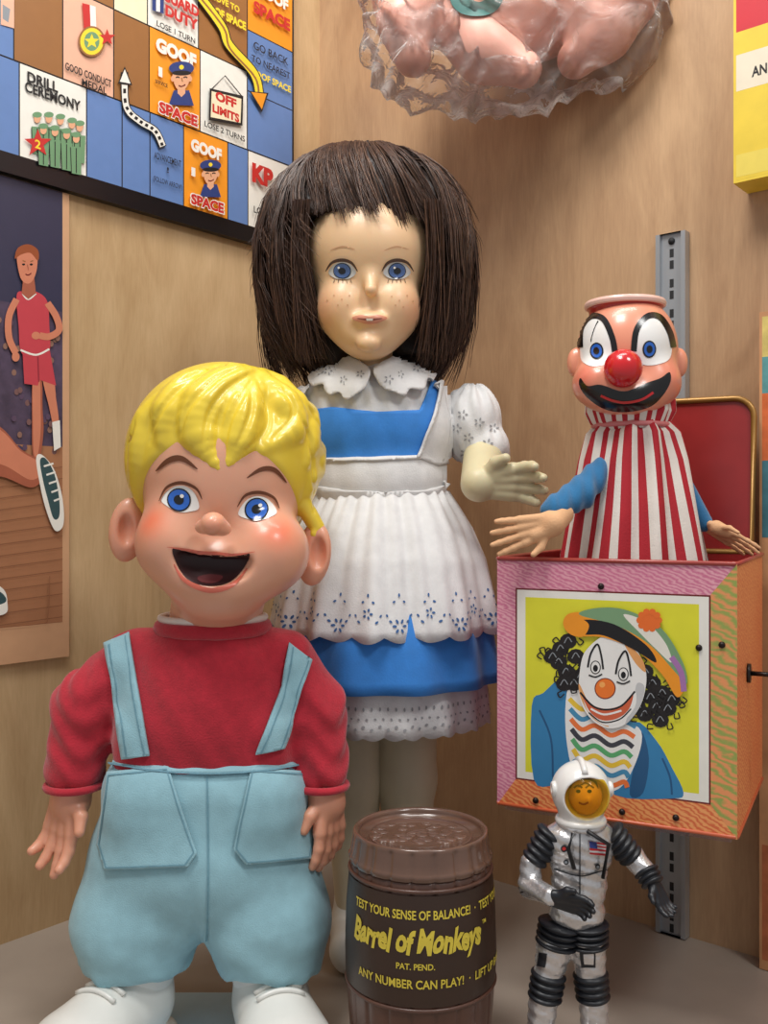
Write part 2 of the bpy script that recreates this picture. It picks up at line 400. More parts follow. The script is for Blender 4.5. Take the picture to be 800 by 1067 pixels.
# ================================================================ game board on left wall
gb=thing('game_board','military-themed game board with illustrated squares, mounted on wood wall','board game',CO-LU*.25+ZZ*(HC+.262))
A0=Art(CO+LN*.0085,LU,ZZ)
u1=A0.uv(306,100)[0]; u0=-.62
zb,zt=HC+.257,HC+.60
V=[]
for t in(.001,.0085):
    for a,z in((u0,zb),(u1,zb),(u1,zt),(u0,zt)): V.append(CO+LU*a+ZZ*z+LN*t)
o=mk('frame',V,[(3,2,1,0),(4,5,6,7),(0,1,5,4),(1,2,6,5),(2,3,7,6),(3,0,4,7)],M('frame_black',(14,15,20),.3),gb,smooth=False)
A=A0; X=lambda px: A.uv(px,100)[0]
r0,r1,r2,r3=HC+.272,HC+.344,HC+.418,HC+.492
A.rect(u0+.005,r0,u1-.004,zt-.008,BRN)
lw=.0011
def cell(x0,x1,z0,z1,m):
    A.rect(X(x0) if x0>-300 else u0+.006,z0,X(x1),z1,BLK); A.rect((X(x0) if x0>-300 else u0+.006)+lw/2,z0+lw/2,X(x1)-lw/2,z1-lw/2,m)
for x0,x1,m in ((-60,-20,CRM),(-20,20,BLU),(20,90,WHT),(90,127,BLU),(127,156,BLU),(156,191,BLU),(191,237,ORG),(237,258,BLU),(258,304,WHT)): cell(x0,x1,r0,r1,m)
for x0,x1,m in ((-60,14,BLU),(14,65,BRN),(65,118,PNK),(118,155,BRN),(155,208,ORG),(208,257,WHT)): cell(x0,x1,r1,r2,m)
for x0,x1,m in ((-60,65,BRN),(65,118,BRN),(118,153,CRM),(153,206,WHT),(206,257,BRN)): cell(x0,x1,r2,r3,m)
cell(257,304,r1,HC+.400,BLU); cell(257,304,HC+.400,HC+.458,BLU); cell(257,304,HC+.458,HC+.52,ORG)
cell(206,257,r3,r3+.07,ORG); cell(153,206,r3,r3+.07,BLU)
A.poly([(0,-5),(14,0),(14,30),(0,26)],PNK); A.poly([(2,5),(10,10),(8,24),(2,20)],GRY)
T=A.text
T('DRILL',44,86,32,11,BLK,.03); T('CEREMONY',55,101,58,11,BLK,.03)
for sx,sy in((38,124),(50,124),(62,126),(74,130),(82,133),(44,136),(56,138),(68,141),(78,145)):
    A.poly([(sx-6,sy+8),(sx+6,sy+9),(sx+5,sy+38),(sx-5,sy+36)],GRN); A.poly(el(sx,sy,3.5,4.5),SKN); A.poly(el(sx,sy-4,5,3),GRN); A.poly(stroke([(sx,sy+10),(sx,sy+36)],1,smooth=False),BLK)
    A.poly(stroke([(sx-6,sy+9),(sx-5,sy+36)],.8,smooth=False),BLK)
def star(cx,cy,r,m): A.poly([(cx+(r if i%2==0 else r*.42)*math.sin(math.pi*i/5),cy-(r if i%2==0 else r*.42)*math.cos(math.pi*i/5)) for i in range(10)],m)
star(38,150,15,RED); T('2',38,151,6,9,YEL)
T('GOOD CONDUCT',91,79,48,8,BLK,.02); T('MEDAL',97,91,26,7.5,BLK,.02)
A.poly([(84,4),(92,6),(93,34),(86,32)],RED); A.poly([(92,6),(98,8),(99,35),(93,34)],WHT); A.poly(el(94,44,14,16),BRN); A.poly(el(94,44,12,14),YEL); A.poly(el(94,44,8,10),GRN); star(94,44,8,YEL); star(110,40,9,RED)
A.poly(stroke([(128,76),(130,112),(144,127),(160,137),(168,154)],8),BLK); A.poly(stroke([(128,78),(130,112),(144,127),(160,137),(168,153)],6),WHT)
pth=cr([(128,86),(130,112),(144,127),(160,137),(168,154)],6,False)
for i in range(0,len(pth)-1,2): A.poly(stroke([pth[i],pth[i+1]],3,smooth=False),BLK)
A.poly([(121,88),(128,70),(136,90)],BLK); A.poly([(123,86),(128,73),(134,88)],WHT)
T('ADVANCEMENT',173,167,28,7,BLK,.01); T('!',173,178,2,6,BLK); T('(FOLLOW ARROW)',173,192,30,7,BLK,.01)
def goofman(cx,cy,s):
    A.poly([(cx-13*s,cy+30*s),(cx-8*s,cy+15*s),(cx+8*s,cy+15*s),(cx+13*s,cy+31*s)],NAV); A.poly([(cx-4*s,cy+10*s),(cx+4*s,cy+10*s),(cx+4*s,cy+18*s),(cx,cy+22*s),(cx-4*s,cy+18*s)],SKN); A.poly(cr([(cx-8*s,cy-3*s),(cx+8*s,cy-3*s),(cx+8*s,cy+6*s),(cx+3*s,cy+14*s),(cx-4*s,cy+14*s),(cx-8*s,cy+6*s)]),SKN); A.poly(el(cx-9*s,cy+3*s,2*s,3*s),SKN); A.poly(el(cx+9*s,cy+3*s,2*s,3*s),SKN)
    A.poly(el(cx,cy-8*s,13*s,7*s),NAV); A.poly(el(cx,cy-3*s,10*s,2.6*s),BLK); A.poly(el(cx,cy-9*s,2.4*s,2.4*s),YEL)
    A.poly(stroke([(cx-6*s,cy+2*s),(cx-4*s,cy+1*s),(cx-2*s,cy+2*s)],1.2*s),BLK); A.poly(stroke([(cx+2*s,cy+2*s),(cx+4*s,cy+1*s),(cx+6*s,cy+2*s)],1.2*s),BLK); A.poly(stroke([(cx-3*s,cy+10*s),(cx,cy+11*s),(cx+4*s,cy+9*s)],1.2*s),DKR); A.poly(stroke([(cx,cy+2*s),(cx+1*s,cy+6*s)],s,smooth=False),BRN)
T('GOOF',182,56,42,15,WHT,.06); goofman(187,80,1.0); T('SPACE',184,120,42,14,WHT,.08); T('SPACE',184,120,40,12,RED,.05); T('1',165,76,4,10,WHT); T('SERVICE',166,88,13,4,BLK)
T('GOOF',213,157,32,13,WHT,.06); goofman(217,180,.85); T('SPACE',214,213,36,13,WHT,.08); T('SPACE',214,213,34,11,RED,.05); T('1',199,180,4,9,WHT)
A.poly(stroke([(218,94),(232,80),(250,102)],1.2,smooth=False),BLK)
A.poly([(216,93),(251,101),(250,132),(215,126)],BLK); A.poly([(218,96),(249,104),(248,129),(217,123)],CRM); T('OFF',233,105,22,10,RED,.05); T('LIMITS',233,119,28,9,RED,.05); T('LOSE 2 TURNS',232,138,42,6,BLK,.02)
T('GO BACK',280,57,36,8,BLK,.01); T('TO NEAREST',280,71,40,7,BLK,.01); T('GOOF SPACE',280,85,42,7,YEL,.03)
T('GOOF',281,-2,34,12,WHT,.05); T('SPACE',281,18,38,13,RED,.05)
T('GUARD',186,5,38,12,RED,.05); T('DUTY',187,20,34,12,RED,.05); T('LOSE 1 TURN',181,35,40,6,BLK,.02); A.poly([(156,-6),(168,0),(168,16),(156,12)],NAV); A.poly([(160,-6),(164,-4),(164,14),(160,13)],WHT)
T('GOOF SPACE',232,18,44,9,YEL,.05); T('MOVE TO',232,4,30,7,YEL,.03)
A.poly(stroke([(200,-10),(228,28),(236,48),(262,78),(268,104)],10),BLK); A.poly(stroke([(200,-10),(228,28),(236,48),(262,78),(268,104)],8),YEL); A.poly(stroke([(200,-8),(230,30),(237,52),(263,82),(267,104)],2),BRN); A.poly([(257,96),(277,98),(270,118)],BLK); A.poly([(259,97),(275,99),(270,115)],ORG)
T('KP',271,184,22,20,RED,.06); T('LOSE 1 TURN',281,225,38,7,BLK,.02); star(289,206,9,RED)
A.make('printed_face',gb)
# ================================================================ sports poster
po=thing('poster','printed sports poster with runner in red, mounted on wood wall','poster',CO-LU*.4+ZZ*(HC-.114))
A=Art(CO+LN*.004,LU,ZZ); X=lambda px: A.uv(px,400)[0]
pu0,pu1=-.56,X(72); zb,zt=HC-.116,HC+.2555
V=[]
for t in(.0005,.004):
    for a,z in((pu0,zb),(pu1,zb),(pu1,zt),(pu0,zt)): V.append(CO+LU*a+ZZ*z+LN*t)
mk('backing',V,[(3,2,1,0),(4,5,6,7),(0,1,5,4),(1,2,6,5),(2,3,7,6),(3,0,4,7)],pm('card_edge',(205,168,128)),po,smooth=False)
A.rect(pu0,zb,pu1,zt,pm('poster_border',(206,160,122)))
A.rect(pu0,HC-.088,pu1-.006,zt,pm('night',(52,50,74)))
A.rect(pu0,HC-.088,pu1-.006,HC+.052,pm('court',(168,116,82)))
random.seed(2)
A.rect(pu0,HC+.052,pu1-.006,HC+.16,pm('crowd',(78,64,84),var=.3))
for i in range(70):
    x,y=random.uniform(-20,60),random.uniform(330,478); 
    A.poly(el(x,y,2.6,3.4,n=8),pm('crowd%d'%(i%4),[(120,86,84),(90,70,92),(140,104,90),(70,60,84)][i%4]))
for i in range(14): 
    y=488+i*12; A.poly([(-40,y+12),(64,y-2),(64,y-1),(-40,y+13.3)],pm('court_line',(138,92,64)))
pl=pm('uniform',(196,66,76)); pl2=pm('uniform_shade',(150,44,56)); sk2=pm('poster_skin',(206,128,98)); sk3=pm('poster_skin_dark',(166,92,68))
A.poly(cr([(33,395),(42,396),(43,425),(44,450),(40,476),(33,474),(32,440)]),sk3); A.poly(cr([(33,396),(40,396),(41,425),(41,450),(38,474),(34,472),(33,440)]),sk2)
A.poly(cr([(43,392),(54,392),(57,415),(60,440),(55,446),(50,425)]),sk2); A.poly([(53,440),(61,438),(62,466),(55,470)],WHT)
A.poly([(22,365),(50,362),(57,402),(40,396),(38,402),(24,400)],pl); A.poly(stroke([(38,370),(39,398)],1.5,smooth=False),pl2)
A.poly(cr([(16,308),(24,304),(38,305),(48,315),(50,340),(50,366),(36,372),(21,368),(18,340)]),pl); A.poly(stroke([(22,306),(28,312),(36,306)],2),WHT); A.poly(stroke([(20,365),(36,370),(50,364)],2),WHT)
A.poly(stroke([(16,312),(8,330),(8,352),(15,368)],7,),sk2); A.poly(el(15,372,4,5),sk2); A.poly(stroke([(48,316),(57,330),(60,344),(50,351),(40,350)],7),sk2); A.poly(el(36,350,4.5,4),sk2)
A.poly([(23,288),(34,288),(36,306),(28,312),(21,306)],sk3)
A.poly(cr([(16,270),(19,260),(30,258),(37,264),(37,280),(33,292),(27,296),(20,290)]),sk2); A.poly(cr([(14,270),(17,259),(28,255),(38,261),(38,272),(30,264),(20,266)]),pm('auburn',(150,76,40)))
A.poly(el(23,276,1.6,1.1),BLK); A.poly(el(31,276,1.6,1.1),BLK); A.poly(stroke([(22,272),(25,273)],1,smooth=False),BRN); A.poly(stroke([(30,273),(33,272)],1,smooth=False),BRN); A.poly(stroke([(25,286),(28,287),(31,285)],1.1),DKR); A.poly(stroke([(27,276),(28,282)],.8,smooth=False),sk3)
A.poly(cr([(-30,432),(0,446),(20,468),(40,480),(46,494),(32,508),(5,498),(-30,486)]),sk3); A.poly(cr([(-30,436),(0,449),(20,470),(40,482),(43,492),(30,500),(5,486),(-30,472)]),sk2)
A.poly(cr([(36,478),(42,474),(54,488),(62,512),(65,536),(63,550),(55,552),(46,530),(40,505)]),WHT); A.poly(cr([(40,480),(46,478),(55,494),(60,520),(60,538),(54,540),(48,520),(43,500)]),pm('shoe_print',(52,80,84)))
for i in range(5): A.poly(stroke([(44+i*2.6,486+i*9),(54+i*2,483+i*9)],2,smooth=False),WHT)
A.poly(cr([(-30,600),(0,612),(6,628),(2,640),(-30,640)]),WHT); A.poly(cr([(-30,606),(-2,616),(3,628),(-30,632)]),pm('shoe_print',0))
A.poly(stroke([(-30,655),(38,650),(48,642),(50,600)],1),pm('line_brown',(150,100,70)))
A.make('printed_face',po)
# ================================================================ BOY DOLL
skinB=M('vinyl_boy',rough=.36,attr=True,var=.03,scale=30,sss=.12,coat=.2)
boy=thing('vinyl_boy_doll','boy doll with molded yellow hair, red sweater, pale blue overalls','doll',(P(220,900,.61).x,.60,0))
def blushfn(base,bl,spots):
    b=np.array(lin(base)); c=np.array(lin(bl))
    def f(A):
        w=np.zeros(len(A))
        for s,r,a in spots: w=np.maximum(w,a*np.exp(-((A-np.array(s))**2).sum(1)/(r*r)))
        return b*(1-w[:,None])+c*w[:,None]
    return f
hp=[E(P(233,495,.61),(.0515,.054,.064),(0,-.05,0)),E(P(184,566,.579),(.0245,.027,.026)),E(P(280,575,.579),(.0245,.027,.025)),E(P(229,603,.576),(.031,.028,.0215)),
    E(P(228,628,.583),(.021,.018,.0105)),C(P(232,600,.61),P(222,655,.61),.030,.028)]
mo=E(P(220,586,.546),(.0250,.018,.0140),(0,.08,0))
def post(Vv,X,Y,Z):
    m=mo[0](X,Y,Z); up=E(P(219,561,.545),(.034,.03,.0115),(0,.1,0))[0](X,Y,Z)
    m=smax(m,-up,.002); Vv=smax(Vv,-m,.002)
    for px,py in((130,552),(331,577)):
        Vv=smax(Vv,-E(P(px,py,.596),(.0060,.009,.0125))[0](X,Y,Z),.002)
    for cx,cy in((189,520),(268,530)):
        Vv=smax(Vv,-E(P(cx,cy,.5465),(.0125,.0060,.0085))[0](X,Y,Z),.004)
    return Vv
hp+=[(*E(P(222,546,.5435),(.0072,.0085,.0068)),.007),(*E(P(211,549,.5485),(.0045,.005,.004)),.004),(*E(P(233,551,.5485),(.0045,.005,.004)),.004),
     (*E(P(133,552,.607),(.0115,.007,.0205),(0,.12,.35)),.003),(*E(P(327,577,.607),(.0115,.007,.0205),(0,.12,-.35)),.003)]
HV=surf(hp,.0011,.014,post); bvH=BV(HV)
head=mk('head',*HV,skinB,boy,colfn=blushfn((226,166,136),(232,100,58),[(P(158,545,.56),.011,.7),(P(288,556,.56),.011,.8),(P(222,547,.533),.008,.25),(P(133,552,.6),.012,.3),(P(327,577,.6),.012,.3)]))
EYW=M('eye_white_and_catchlight',(238,236,230),.15,var=.01,coat=.5); EYB=M('iris_blue',(38,98,190),.15,var=.1,coat=.5,scale=600); EYK=M('pupil_black',(8,8,10),.12,var=.01,coat=.5)
BRW=M('brow_brown',(100,54,28),.5); LIP=M('lip_red',(206,104,84),.35); MTH=M('mouth_maroon',(46,16,18),.5); TNG=M('tongue',(92,36,38),.5)
def eye(cx,cy,rx,ry,ir,rot,ix=0,iy=0,lash=True):
    W=cr([(cx-rx,cy+ry*.35),(cx-rx*.6,cy-ry*.65),(cx,cy-ry),(cx+rx*.6,cy-ry*.65),(cx+rx,cy+ry*.35),(cx+rx*.55,cy+ry*.8),(cx,cy+ry),(cx-rx*.55,cy+ry*.8)])
    a=math.radians(rot); W=[(cx+(x-cx)*math.cos(a)-(y-cy)*math.sin(a),cy+(x-cx)*math.sin(a)+(y-cy)*math.cos(a)) for x,y in W]
    x,y=cx+ix,cy+iy
    r=[(W,EYW,.0004),(el(x,y,ir*1.08,ir*1.08),EYK,.0007),(el(x,y,ir*.95,ir*.95),EYB,.0009),(el(x,y,ir*.45,ir*.45),EYK,.0011),(el(x+ir*.3,y-ir*.35,ir*.18,ir*.18),EYW,.0013)]  # last small white dot is a catch-light painted on the doll's eye
    return r
its=eye(189,520,20,14,11.5,12,-2,1)+eye(268,530,20,13,11.5,-2,-1,1)
decals('eye',its[:5],bvH,head,1.6); decals('eye',its[5:],bvH,head,1.6)
decals('eyelid_line',[(stroke([(167,523),(175,508),(190,503),(205,509),(211,520)],3.6,True),BRW,.0012)],bvH,head,1.6); decals('eyelid_line',[(stroke([(247,528),(255,516),(270,513),(284,519),(290,531)],3.6,True),BRW,.0012)],bvH,head,1.6)
decals('eyebrow',[(stroke([(163,491),(176,480),(190,478),(206,489)],6,True),BRW,.0006)],bvH,head,2)
decals('eyebrow',[(stroke([(257,498),(272,489),(286,490),(298,503)],5,True),BRW,.0006)],bvH,head,2)
mpoly=cr([(180,571),(200,576),(220,578),(240,579),(260,577),(253,594),(239,607),(219,611),(199,606),(186,592)])
decals('mouth',[(mpoly,MTH,.0004),(cr([(206,602),(218,599),(232,601),(228,607),(218,609),(208,607)]),TNG,.0007)],bvH,head,2)
decals('lip',[(stroke([(174,570),(190,572),(210,576),(225,577),(245,578),(266,575)],3,True),LIP,.0006)],bvH,head,2); decals('lip',[(stroke([(181,588),(193,605),(218,615),(243,609),(258,592)],5,True),LIP,.0005)],bvH,head,2)
# molded hair
HR=M('molded_yellow_hair',(236,206,62),.32,var=.04,scale=60,coat=.3)
capf=E(P(234,478,.620),(.0630,.061,.062)); CV=surf([capf],.003); bvC=BV2(CV,HV)
def onc(bv,px,py,ins,dd=.6):
    d=RAY(px,py); h,n,_,_=bv.ray_cast(CAM,d)
    if h is None: h,n,_,_=bv.find_nearest(P(px,py,dd))
    return h-n*ins
locks=[([(276,392),(245,394),(212,418),(206,452),(227,488)],[14,25,28,22,4]),
([(232,388),(196,400),(174,426),(168,458)],[14,22,23,11]),
([(178,406),(150,434),(141,470),(139,504),(144,526)],[16,19,17,13,5]),
([(272,390),(254,424),(250,456),(238,484)],[16,24,21,4]),
([(270,392),(298,420),(306,446),(274,468)],[16,25,21,7]),
([(276,388),(314,414),(326,448),(320,482)],[14,21,18,9]),
([(300,400),(330,440),(335,480),(332,520),(326,556)],[14,17,15,13,5])]
pr=[(*capf,.002)]
for pts,rs in locks:
    q=cr(pts,4,False); rr=np.interp(np.linspace(0,len(pts)-1,len(q)),range(len(pts)),rs)
    Q=[onc(bvC,x,y,.0055*min(1,r/14)) for (x,y),r in zip(q,rr)]
    pr+=[(*c,.001) for c in chain(Q,[r*.00056 for r in rr])]
ng=[len(cr(p,4,False))-1 for p,_ in locks]
p0=P(233,462,.56)
def hbase(Vv,X,Y,Z):
    cap=capf[0](X,Y,Z); pl=(p0.z-1.02*(Y-p0.y)-Z)*.7
    out=smax(cap,pl,.003); i=1
    for k in ng:
        rest=None
        for c in pr[i:i+k]:
            d=c[0](X,Y,Z); rest=d if rest is None else np.minimum(rest,d)
        i+=k; out=smin(out,rest,.0022)
    return out
H0=surf(pr,.0026,.002,hbase); bvh0=BV(H0)
gro=[[(258,380),(226,394),(196,424),(188,452)],[(272,384),(238,404),(218,432),(212,466)],[(270,386),(252,412),(238,440),(232,478)],[(228,380),(190,402),(164,432),(156,462)],[(196,384),(160,416),(148,450),(146,492)],
     [(280,384),(298,406),(306,432),(284,458)],[(266,390),(278,420),(278,446),(256,470)],[(288,384),(316,404),(328,436),(322,470)],[(320,420),(336,450),(340,486),(336,524)],[(312,430),(324,460),(327,496),(327,534)],[(246,378),(210,386),(182,400)],[(140,440),(132,470),(131,504)],[(262,398),(262,430),(246,466)]]
GP=[]
for g in gro:
    q=cr(g,5,False); Q=[onc(bvh0,x,y,-.0003,.57) for x,y in q]; n=len(Q)
    ok=[Q[0]]
    for p in Q[1:]:
        if (p-ok[-1]).length<.02: ok.append(p)
    n=len(ok)
    if n>3: GP.append(chain(ok,[.0021*(.3+.7*math.sin(math.pi*i/(n-1))) for i in range(n)]))
def hpost(Vv,X,Y,Z):
    out=hbase(Vv,X,Y,Z)
    for G in GP:
        lo=np.min([list(p[1]) for p in G],0)-.004; hi=np.max([list(p[2]) for p in G],0)+.004
        sl=tuple(slice(max(0,int((lo[i]-a0)/.0012)),int((hi[i]-a0)/.0012)+2) for i,a0 in enumerate((X[0,0,0],Y[0,0,0],Z[0,0,0])))
        d=None
        for c in G:
            e=c[0](X[sl],Y[sl],Z[sl]); d=e if d is None else np.minimum(d,e)
        out[sl]=smax(out[sl],-d,.0016)
    return out
HA=surf(pr,.0012,.002,hpost); mk('hair',*HA,HR,boy)
# sweater
SW=M('red_knit',(182,32,50),.9,var=.1,scale=200,bump=.5,bscale=900,sheen=.3)
sp=[E(P(218,735,.612),(.060,.042,.054)),E(P(218,690,.612),(.050,.034,.028)),BX(P(217,775,.612),(.055,.037,.03),.02),
 *chain([P(140,690,.612),P(92,735,.61),P(78,800,.605)],[.021,.020,.0185]),*chain([P(296,690,.612),P(328,738,.61),P(335,800,.605)],[.021,.018,.0172]),
 C(P(221,672,.61),P(221,650,.61),.030,.029)]
def spost(Vv,X,Y,Z):
    w=.0009*np.sin(330*Z+120*X+3*np.sin(120*Y)+2*np.sin(160*X))*np.clip((np.abs(X+.111)-.04)*30,0,1)
    Vv=Vv+w+.0004*np.sin(300*X+200*Z)
    top=P(221,650,.61).z
    Vv=smax(Vv,Z-top,.002)
    for c,q in((P(76,822,.603),P(78,800,.605)),(P(336,824,.603),P(335,800,.605))):
        n=(q-c).normalized(); Vv=np.where(Z<q.z+.02,smax(Vv,-((X-c.x)*n.x+(Y-c.y)*n.y+(Z-c.z)*n.z)+.0,.0015),Vv)
    return Vv
SV=surf(sp,.0018,.010,spost); bvS=BV(SV); sweater=mk('sweater',*SV,SW,boy)
mk('cuff',*torus(P(77,818,.603),ZZ,.0165,.0025),SW,sweater); mk('cuff',*torus(P(335,818,.603),ZZ,.0155,.0025),SW,sweater)
mk('collar_band',*torus(P(222,653,.61),ZZ,.0325,.0050,ry=.030),SW,sweater)
mk('neck_ring',*torus(P(222,643,.61),ZZ,.0325,.0024,ry=.030),M('white_neck',(225,215,205),.5),boy)
skp=M('vinyl_boy_plain',(224,158,128),.4,var=.04,scale=60,coat=.1,sss=.1)
hl=hand(P(72,820,.603),(-.16,-.12,-1),(.9,-.5,0),(0.2,-.9,0),.057,.22,.16,fr=1.15,curls=(.3,.1,.25,.4)); mk('hand',*surf(hl+[C(P(78,795,.605),P(74,834,.603),.0125,.0125)],.0009,.003),skp,boy)
hr=hand(P(340,822,.603),(.1,-.12,-1),(-.6,-.8,0),(-.7,-.3,0),.054,.25,.12,fr=1.15); mk('hand',*surf(hr+[C(P(335,798,.605),P(340,836,.603),.0125,.0122)],.0009,.003),skp,boy)
# overalls
OV=M('pale_blue_twill',(150,194,206),.85,var=.08,scale=90,bump=.35,bscale=1400,sheen=.2); OVS=M('pale_blue_stitch',(112,156,172),.85,var=.1,scale=300)
op=[BX(P(216,825,.612),(.0625,.044,.034),.030),E(P(212,890,.612),(.070,.050,.050)),
 *chain([P(160,880,.612),P(143,960,.605),P(141,996,.602)],[.036,.039,.034]),*chain([P(268,880,.612),P(279,960,.605),P(283,992,.602)],[.036,.038,.034])]
def opost(Vv,X,Y,Z):
    zt=P(216,788,.57).z
    Vv=smax(Vv,Z-zt,.002); zb=P(140,1022,.58).z
    Vv=smax(Vv,zb-Z,.006)
    th=np.arctan2(Y-.61,X+.111)
    Vv=Vv+.0009*np.sin(th*9+Z*40)*np.clip((.10-Z)*20,0,1)+.0014*np.sin(Z*200+X*90+np.sin(X*90))*np.clip((.085-Z)*25,0,1)
    hem=.0012*np.sin(th*30)*np.clip((.055-Z)*60,0,1)
    Vv=Vv+.0016*np.exp(-((X+.1125)/.003)**2)*np.clip((.13-Z)*20,0,1)
    return Vv+hem
OVV=surf(op,.0018,.010,opost); bvO=BV(OVV); ov=mk('overalls',*OVV,OV,boy)
decals('waistband',[([(112,781),(160,789),(220,792),(275,789),(321,779),(322,797),(275,805),(218,808),(160,805),(112,797)],OV,.0014)],bvO,ov,3,solid=.0012)
decals('waist_stitching',[(stroke([(112,797),(160,805),(218,808),(275,805),(322,797)],1.6),OVS,.0036)],bvO,ov,4); decals('front_seam',[(stroke([(216,810),(217,900),(216,980)],1.6),OVS,.0010)],bvO,ov,3)
pk1=[(115,806),(176,800),(206,889),(196,903),(112,906),(105,880)]; pk2=[(262,802),(324,806),(326,862),(320,895),(255,900),(243,884)]
decals('pocket',[(pk1,OV,.0016)],bvO,ov,3,solid=.0014); decals('pocket',[(pk2,OV,.0016)],bvO,ov,3,solid=.0014)
def inset(p,f=.94):
    cx=sum(a[0] for a in p)/len(p); cy=sum(a[1] for a in p)/len(p); return [(cx+(a-cx)*f,cy+(b-cy)*f) for a,b in p]
for pk in(pk1,pk2):
    q=inset(pk)
    for i in range(6): decals('pocket_stitching',[(stroke([q[i],q[(i+1)%6]],1.3,smooth=False),OVS,.0034)],bvO,ov,3)
SBv=BV2(SV,OVV)
decals('strap',[([(112,672),(136,662),(141,690),(157,786),(130,790),(118,715)],OV,.0012)],SBv,ov,3,solid=.002,dd=.6)
decals('strap',[([(300,672),(322,688),(313,725),(293,780),(266,785),(292,715)],OV,.0012)],SBv,ov,3,solid=.002,dd=.6)
for st_ in([(117,674),(124,715),(135,787)],[(132,666),(138,700),(152,785)],[(304,677),(296,718),(272,783)],[(318,689),(309,724),(289,780)]): decals('strap_stitching',[(stroke(st_,1.2),OVS,.0036)],SBv,ov,4,dd=.6)
SH=M('white_shoe_vinyl',(228,228,222),.35,var=.03,coat=.2)
def shoe(hx,hy,tx,ty):
    h=Vector((hx,hy,.024)); t=Vector((tx,ty,.021)); d=(t-h).normalized(); s=Vector((-d.y,d.x,0))
    f=lambda Vv,X,Y,Z: smax(Vv,.0015-Z,.003)
    up=surf([C(h,h.lerp(t,.6),.023,.025),E(t,(.029,.028,.0225)),C(h+ZZ*.006,h+ZZ*.018,.021,.023)],.0012,.008,f)
    so=surf([C(h-ZZ*.020,t-ZZ*.017,.026,.031)],.0014,.004,lambda Vv,X,Y,Z:smax(smax(Vv,-Z,.001),Z-.006,.002))
    sh=mk('shoe',*up,SH,boy); mk('sole',*so,SH,sh)
    b=BV(up)
    for i in range(3):
        c=h.lerp(t,.38+.17*i); pts=[]
        for j in range(9):
            q=c+s*(-.014+.028*j/8)+ZZ*.08; hit,n,_,_=b.ray_cast(q,Vector((0,0,-1)))
            if hit: pts.append(hit+ZZ*.001)
        if len(pts)>2: mk('lace',*tube(pts,.0017,6),SH,sh)
    mk('sock',*surf([C(h+ZZ*.02,h+ZZ*.034,.024,.026)],.0015),M('sock_white',(232,232,228),.9,bump=.3,bscale=900),boy)
shoe(-.155,.600,-.176,.553); shoe(-.071,.600,-.057,.553)
# ================================================================ GIRL DOLL
girl=thing('large_girl_doll','girl doll with dark brown bob, blue dress, white eyelet pinafore','doll',(.0,.72,0))
skinG=M('vinyl_girl',rough=.42,attr=True,var=.02,scale=30,sss=.12,coat=.08)
gp=[E(P(384,272,.725),(.050,.052,.060)),E(P(359,322,.692),(.0200,.024,.024)),E(P(409,322,.692),(.0200,.024,.024)),E(P(384,352,.690),(.0205,.022,.0160)),E(P(384,262,.70),(.040,.034,.034)),
 C(P(386,350,.722),P(388,400,.722),.0155,.0165)]
gp+=[(*C(P(386,288,.673),P(386,302,.6660),.0026,.0038),.008),(*E(P(385,333,.668),(.011,.006,.005)),.006),(*E(P(384,358,.669),(.008,.006,.006)),.006)]
def gpost(Vv,X,Y,Z):
    for px in(357,413):
        Vv=smax(Vv,-E(P(px,283,.6635),(.0105,.007,.0062))[0](X,Y,Z),.004)
    return Vv
GV=surf(gp,.0011,.012,gpost); bvG=BV(GV)
ghead=mk('head',*GV,skinG,girl,colfn=blushfn((224,186,144),(222,136,104),[(P(340,322,.68),.014,.4),(P(430,322,.68),.014,.4),(P(385,333,.662),.007,.25)]))
EG=M('iris_slate_blue',(62,88,136),.1,var=.25,scale=900,coat=.8); EGW=M('eye_offwhite',(190,190,188),.15,coat=.6,var=.01); LSH=M('lash_brown',(70,48,36),.7)
for cx in(357,413):
    W=cr([(cx-14,284),(cx-9,276),(cx,273),(cx+9,276),(cx+14,284),(cx+8,290),(cx,291.5),(cx-8,290)])
    decals('eye',[(W,EGW,.0008),(el(cx,282.5,9,8.6),EYK,.0011),(el(cx,282.5,8.2,7.8),EG,.0013),(el(cx,282.5,3.6,3.6),EYK,.0016),(el(cx-3,279,1.2,1.2),EYW,.0019)],bvG,ghead,1.6)  # tiny white dot is a highlight painted onto the iris
    decals('eyelashes',[(stroke([(cx-16,283),(cx-10,274),(cx,271),(cx+10,274),(cx+16,283)],3.6,True),LSH,.0018)]+[(stroke([(cx+i*4,291.5),(cx+i*4.6,295)],.6,smooth=False),LSH,.0006) for i in(-2,-1,0,1,2)],bvG,ghead,1.6,kind='stuff')
    decals('eyebrow',[(stroke([(cx-13,261),(cx,257),(cx+13,260)],1.4,True),M('faint_brow',(190,146,108),.6),.0003)],bvG,ghead,2)
LG=M('lip_coral',(208,138,112),.35)
decals('mouth',[(cr([(367,331.5),(376,328.5),(385,330),(394,328.5),(403,331.5),(394,336),(385,337.5),(376,336)]),LG,.0004),(cr([(372,331.8),(385,332),(398,331.8),(385,334)]),M('mouth_gap',(130,66,54),.5),.0006),([(381.5,332),(388.5,332),(388,334),(382,334)],M('teeth',(226,218,202),.3),.0008)],bvG,ghead,1.4)
FR=M('freckle',(202,154,114),.5)
fk=[(348,308),(356,312),(364,308),(352,318),(341,313),(362,318),(408,309),(416,313),(424,308),(412,318),(430,314),(420,320)]
decals('freckles',[(el(x,y,.9,.9,n=8),FR,.0003) for x,y in fk],bvG,ghead,1.2,kind='stuff')
